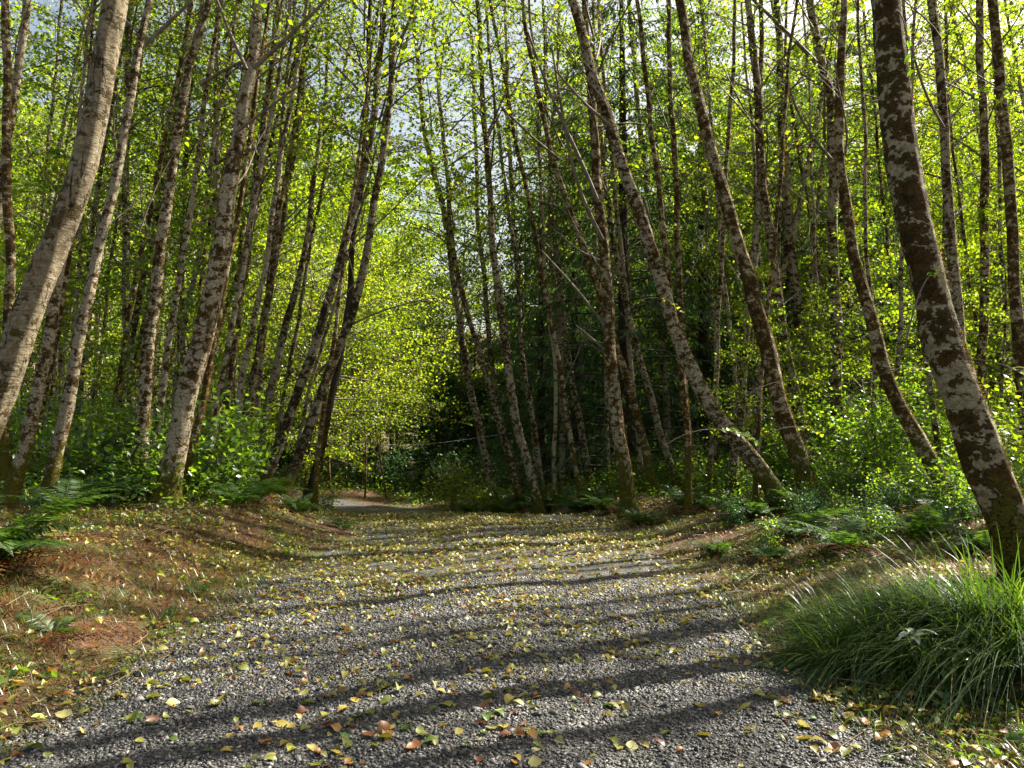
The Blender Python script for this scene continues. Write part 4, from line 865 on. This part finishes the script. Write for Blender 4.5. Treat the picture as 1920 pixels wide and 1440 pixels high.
for i in near:
    k = rgl.choice(KINDS, p=PROB); j = int(rgl.integers(6))
    o = link('fallen_leaf', SHP[k][j], None, P[i], (rgl.normal(0, .3), rgl.normal(0, .3), rgl.random()*6.28), rgl.uniform(.45, 1.02))
    where = 'on bank litter' if lo[i] > 0 and lx[i] < 0 else 'on verge litter' if lo[i] > 0 else 'on the gravel'
    third = ['far left', 'left of centre', 'middle', 'right of centre', 'far right'][min(4, int(PX[i]//384))]; row = 'foreground' if PF[i] < cut1 else 'a step further' if PF[i] < cut2 else 'two steps further'
    tag(o, f'{WORD[k]} {"curled" if j % 2 else "flat"} fallen leaf {where}, {third}, {row}', 'leaf', 'fallen leaves scattered along the lane')
m = len(rest); a = rgl.random(m)*2*PI; D = np.stack([np.cos(a), np.sin(a), rgl.normal(0, .26, m)], -1); nn = norm(np.stack([rgl.normal(0, .42, m), rgl.normal(0, .42, m), np.ones(m)], -1))
L = .072*(.4+.75*rgl.random(m)); Pr = P[rest]+np.stack([np.zeros(m), np.zeros(m), L*.1], -1)
V, Fs, kk = leavesN(Pr-D*L[:, None]*.5, D, nn, L, L*rgl.uniform(.45, .75, m), 4, rgl.uniform(.05, 1.0, m), rgl.uniform(-.8, .8, m), 3, .15)
tag(link('leaf_litter', mesh('leaf_litter', V, Fs, M['fall_mix'], {'tint': np.repeat(rgl.random(m), kk)})), 'carpet of yellow and tan fallen leaves over lane and banks', 'leaf litter', kind='stuff')

# ------------------------------------------------------------------ dry litter, short grass, ground cover
def scat(n, xr, yr, dens):
    x = rgl.uniform(*xr, n); y = yr[0]+(yr[1]-yr[0])*rgl.random(n)**1.5; o, s = outside(x, y)
    px, py, f = proj(np.stack([x, y, terrain(x, y)], -1))
    k = (rgl.random(n) < dens(x, y, o, s)) & (px > -80) & (px < 2000) & (py < 1500); return x[k], y[k], o[k]
x, y, o = scat(300000, (-9, 7.5), (3, 16), lambda x, y, o, s: np.where(o > .1, np.where(s < 0, 1., .75), .0)*np.interp(fbm(x*.8+9, y*.8, 3), [.32, .52], [.15, 1])*np.clip(o*2.5, 0, 1))
xm = rgl.normal(-5.2, 1.6, 9000); ym = rgl.normal(27.3, 1.3, 9000); km = outside(xm, ym)[0] > 0; x = np.append(x, xm[km]); y = np.append(y, ym[km])
xm = np.append(rgl.uniform(-6.5, -2, 34000), rgl.uniform(1.6, 6, 16000)); ym = 3+7.5*rgl.random(50000)**1.1; om = outside(xm, ym)[0]; km = (om > .03) & (rgl.random(50000) < np.clip(om*2, .15, 1))
pm = proj(np.stack([xm, ym, terrain(xm, ym)], -1)); km &= (pm[0] > -60) & (pm[0] < 1980) & (pm[1] < 1500); x = np.append(x, xm[km]); y = np.append(y, ym[km])
n = len(x); a = rgl.random(n)*2*PI; P = np.stack([x, y, terrain(x, y)+.004], -1)
V, Fs, k = blades(P, np.stack([np.cos(a), np.sin(a)], -1), rgl.uniform(.03, .14, n), rgl.uniform(.003, .009, n), np.abs(rgl.normal(.2, .4, n)), rgl.uniform(-.1, .5, n), 2)
tag(link('dry_litter', mesh('dry_litter', V, Fs, M['litter'], {'tint': np.repeat(rgl.random(n)**1.1, k)})), 'reddish brown dry needles, fern scraps and straw on the banks', 'litter', kind='stuff')
x, y, o = scat(330000, (-9, 8), (3, 20), lambda x, y, o, s: np.interp(fbm(x*.9-4, y*.9+2, 3), [.42, .56], [.02, 1])*np.clip((o+.05)*3, 0, 1)*np.interp(o, [0, .9, 2, 5], [.9, .8, .35, .5]))
xm = np.append(rgl.uniform(-5.5, -2, 26000), rgl.uniform(1.6, 5, 18000)); ym = 3+6.5*rgl.random(44000); om = outside(xm, ym)[0]; km = (om > -.05) & (rgl.random(44000) < np.interp(fbm(xm*1.2, ym*1.2, 3), [.38, .52], [.05, 1])*np.interp(om, [0, .3, 1.2, 2.5], [.9, 1, .7, .3]))
pm = proj(np.stack([xm, ym, terrain(xm, ym)], -1)); km &= (pm[0] > -60) & (pm[0] < 1980) & (pm[1] < 1500); x = np.append(x, xm[km]); y = np.append(y, ym[km])
n = len(x); a = rgl.random(n)*2*PI; P = np.stack([x, y, terrain(x, y)-.003], -1)
V, Fs, k = blades(P, np.stack([np.cos(a), np.sin(a)], -1), rgl.uniform(.04, .14, n), rgl.uniform(.003, .0065, n), rgl.uniform(.5, 1.4, n), rgl.uniform(.2, .8, n), 2)
tag(link('short_grass', mesh('short_grass', V, Fs, M['grass'], {'tint': np.repeat(np.clip(rgl.normal(.5, .22, n), 0, 1), k)})), 'short yellow-green grass along both edges of the lane', 'grass', kind='stuff')
nf = 26000; xf = rgl.uniform(-50, 50, nf); yf = rgl.uniform(38, 82, nf); hf = rgl.random(nf)**1.5*1.2
Pf = np.stack([xf, yf, terrain(xf, yf)+hf*np.interp(fbm(xf*.4, yf*.4, 2), [.25, .6], [.2, 1.2])], -1); sf_ = rgl.uniform(.14, .30, nf)
V, Fs, k = leaves2(Pf, rdir(nf, rgl, -.1, .5), rdir(nf, rgl, .7, .7), sf_, sf_*.7, .2)
tag(link('hillside_scrub', mesh('hillside_scrub', V, Fs, M['shrub_leaf'], {'tint': np.repeat(np.clip(rgl.normal(.3, .25, nf), 0, 1), k)})), 'green scrub clothing the far hillside behind the trees', 'ground cover', kind='stuff')
x, y, o = scat(2600, (-8, 7.5), (3, 15), lambda x, y, o, s: np.where(o > .0, 1., .06))
bag = Bag(); rgt = np.random.default_rng(8)
for xx, yy in zip(x, y):
    l = rgt.uniform(.06, .45)*(1 if rgt.random() < .8 else 2); a_ = rgt.random()*6.28; z_ = tz(xx, yy)+.012; dz = rgt.normal(0, .12)*l
    bag.add(*tube([(xx, yy, z_), (xx+math.cos(a_)*l*.5+rgt.normal(0, .05)*l, yy+math.sin(a_)*l*.5, z_+abs(dz)*.6+.01), (xx+math.cos(a_)*l, yy+math.sin(a_)*l, max(z_+dz, tz(xx+math.cos(a_)*l, yy+math.sin(a_)*l)+.006))], [.004, .003, .0015], 3), rgt.random())
tag(link('fallen_twigs', bag.mesh('fallen_twigs', M['stalk'])), 'thin dead twigs and stalks strewn over both banks', 'twigs', kind='stuff')
def cover(n, xr, yr, dens, hmax, leaf, mat, name, label):
    x, y, o = scat(n, xr, yr, dens); n = len(x); h = rgl.random(n)**1.4*hmax*np.interp(fbm(x*.8, y*.8, 2), [.25, .6], [.3, 1.2])
    P = np.stack([x, y, terrain(x, y)+h+.01], -1); s = leaf*(.5+.8*rgl.random(n))
    V, Fs, k = leaves2(P, rdir(n, rgl, -.1, .5), rdir(n, rgl, 1.3, .7), s, s*.65, .2)
    tag(link(name, mesh(name, V, Fs, M[mat], {'tint': np.repeat(np.clip(rgl.normal(.5, .25, n), 0, 1), k)})), label, 'ground cover', kind='stuff')
cover(95000, (-24, 20), (11, 40), lambda x, y, o, s: (o > 1.6)*np.where(s < 0, 1., np.clip((y-12)/2, 0, 1)), .5, .09, 'shrub_leaf', 'ground_cover', 'low leafy green growth covering the floor of the wood')
cover(60000, (-9, 8), (3, 12), lambda x, y, o, s: (o > .15)*np.interp(fbm(x*1.3+30, y*1.3, 3), [.46, .56], [.0, 1]), .07, .05, 'shrub_leaf', 'clover_patch', 'small green weeds creeping over the banks')
# labels of the repeats: placed by the nearest landmark tree in view
LM = {'thick smooth': 'the thick smooth alder', 'blotched alder with orange': 'the orange-footed alder', 'stoutest pale': 'the stoutest pale alder', 'grey white speckled': 'the grey speckled alder', 'middle one of three': 'the three dark slanting alders',
      'leftmost slim': 'the curved slim alder', 'whitest slim': 'the whitest slim alder', 'rust brown': 'the rust brown alder', 'long diagonal': 'the long diagonal alder', 'stout mossy': 'the stout mossy alder',
      'straight white': 'the white lichened alder', 'curved mossy': 'the curved mossy alder', 'massive brown': 'the massive brown alder', 'dark brown alder with side': 'the rightmost dark alder'}
marks = []
for kk_, nm in LM.items():
    v = next(v for k_, v in HQ.items() if k_.startswith(kk_)); q_ = v[1]; j = int(np.argmin(np.abs(q_[:, 2]-v[2][2]-1.2))); marks.append((float(proj(q_[j, :3])[0]), nm))
SHORT = {'slender alders in the left wood': 'slender alder', 'slender alders in the right wood': 'slender alder', 'slim alders deep in the left wood': 'slim far alder', 'slim alders deep in the right wood': 'slim far alder', 'young alders in the left wood': 'low bushy young alder', 'young alders in the right wood': 'low bushy young alder',
         'green shrubs behind the left bank': 'green shrub', 'green shrubs among the right alders': 'green shrub', 'salmonberry thicket on the right': 'bright thicket plant', 'dark bushes beyond the bend': 'dark shaded bush',
         'tall leafy shrubs in the right wood': 'tall leafy shrub', 'low shrubs on the right verge': 'low verge shrub', 'tall leafy shrubs in the left wood': 'tall leafy shrub', 'sword ferns on the left wood floor': 'sword fern', 'sword ferns on the right wood floor': 'sword fern',
         'dark sword ferns along the far right verge': 'dark verge fern', 'tall leafy trees at the back of the wood': 'tall back-row tree', 'low dark trees closing the back of the wood': 'low dark back-row tree',
         'blue-green conifers on the far hillside': 'hillside conifer', 'blue-green conifers beyond the bend': 'blue-green conifer'}
RANK = ['nearest', 'second nearest', 'third nearest', 'fourth nearest', 'fifth nearest', 'sixth nearest', 'seventh nearest', 'eighth nearest', 'ninth nearest', 'tenth nearest', 'eleventh nearest', 'twelfth nearest', '13th nearest', '14th nearest', '15th nearest', '16th nearest', '17th nearest', '18th nearest', '19th nearest', '20th nearest', '21st nearest', '22nd nearest', '23rd nearest', '24th nearest', '25th nearest', '26th nearest']
bins = {}
for o in list(bpy.data.objects):
    if o.parent is None and o.get('group') in SHORT:
        X_ = float(proj(np.array(o.location))[0]); mx_, nm = min(marks, key=lambda t_: abs(t_[0]-X_))
        bins.setdefault((SHORT[o['group']], nm, 'left' if X_ < mx_ else 'right'), []).append((o.location.y, o))
for (sh, nm, side), l in bins.items():
    l.sort(key=lambda t_: t_[0])
    for i, (_, o) in enumerate(l): o['label'] = f'{sh} {side} of {nm}' + ('' if len(l) == 1 else f', {RANK[min(i, 25)]} of {len(l)} there')
for o in bpy.data.objects:
    if len(o.get('label', '').split()) > 16: print('LONG', o['label'])
print('TRIS', sum(sum(len(p.vertices)-2 for p in me.polygons) if len(me.polygons) < 1 else len(me.loops)-2*len(me.polygons) for me in bpy.data.meshes), 'OBJS', len(bpy.data.objects))
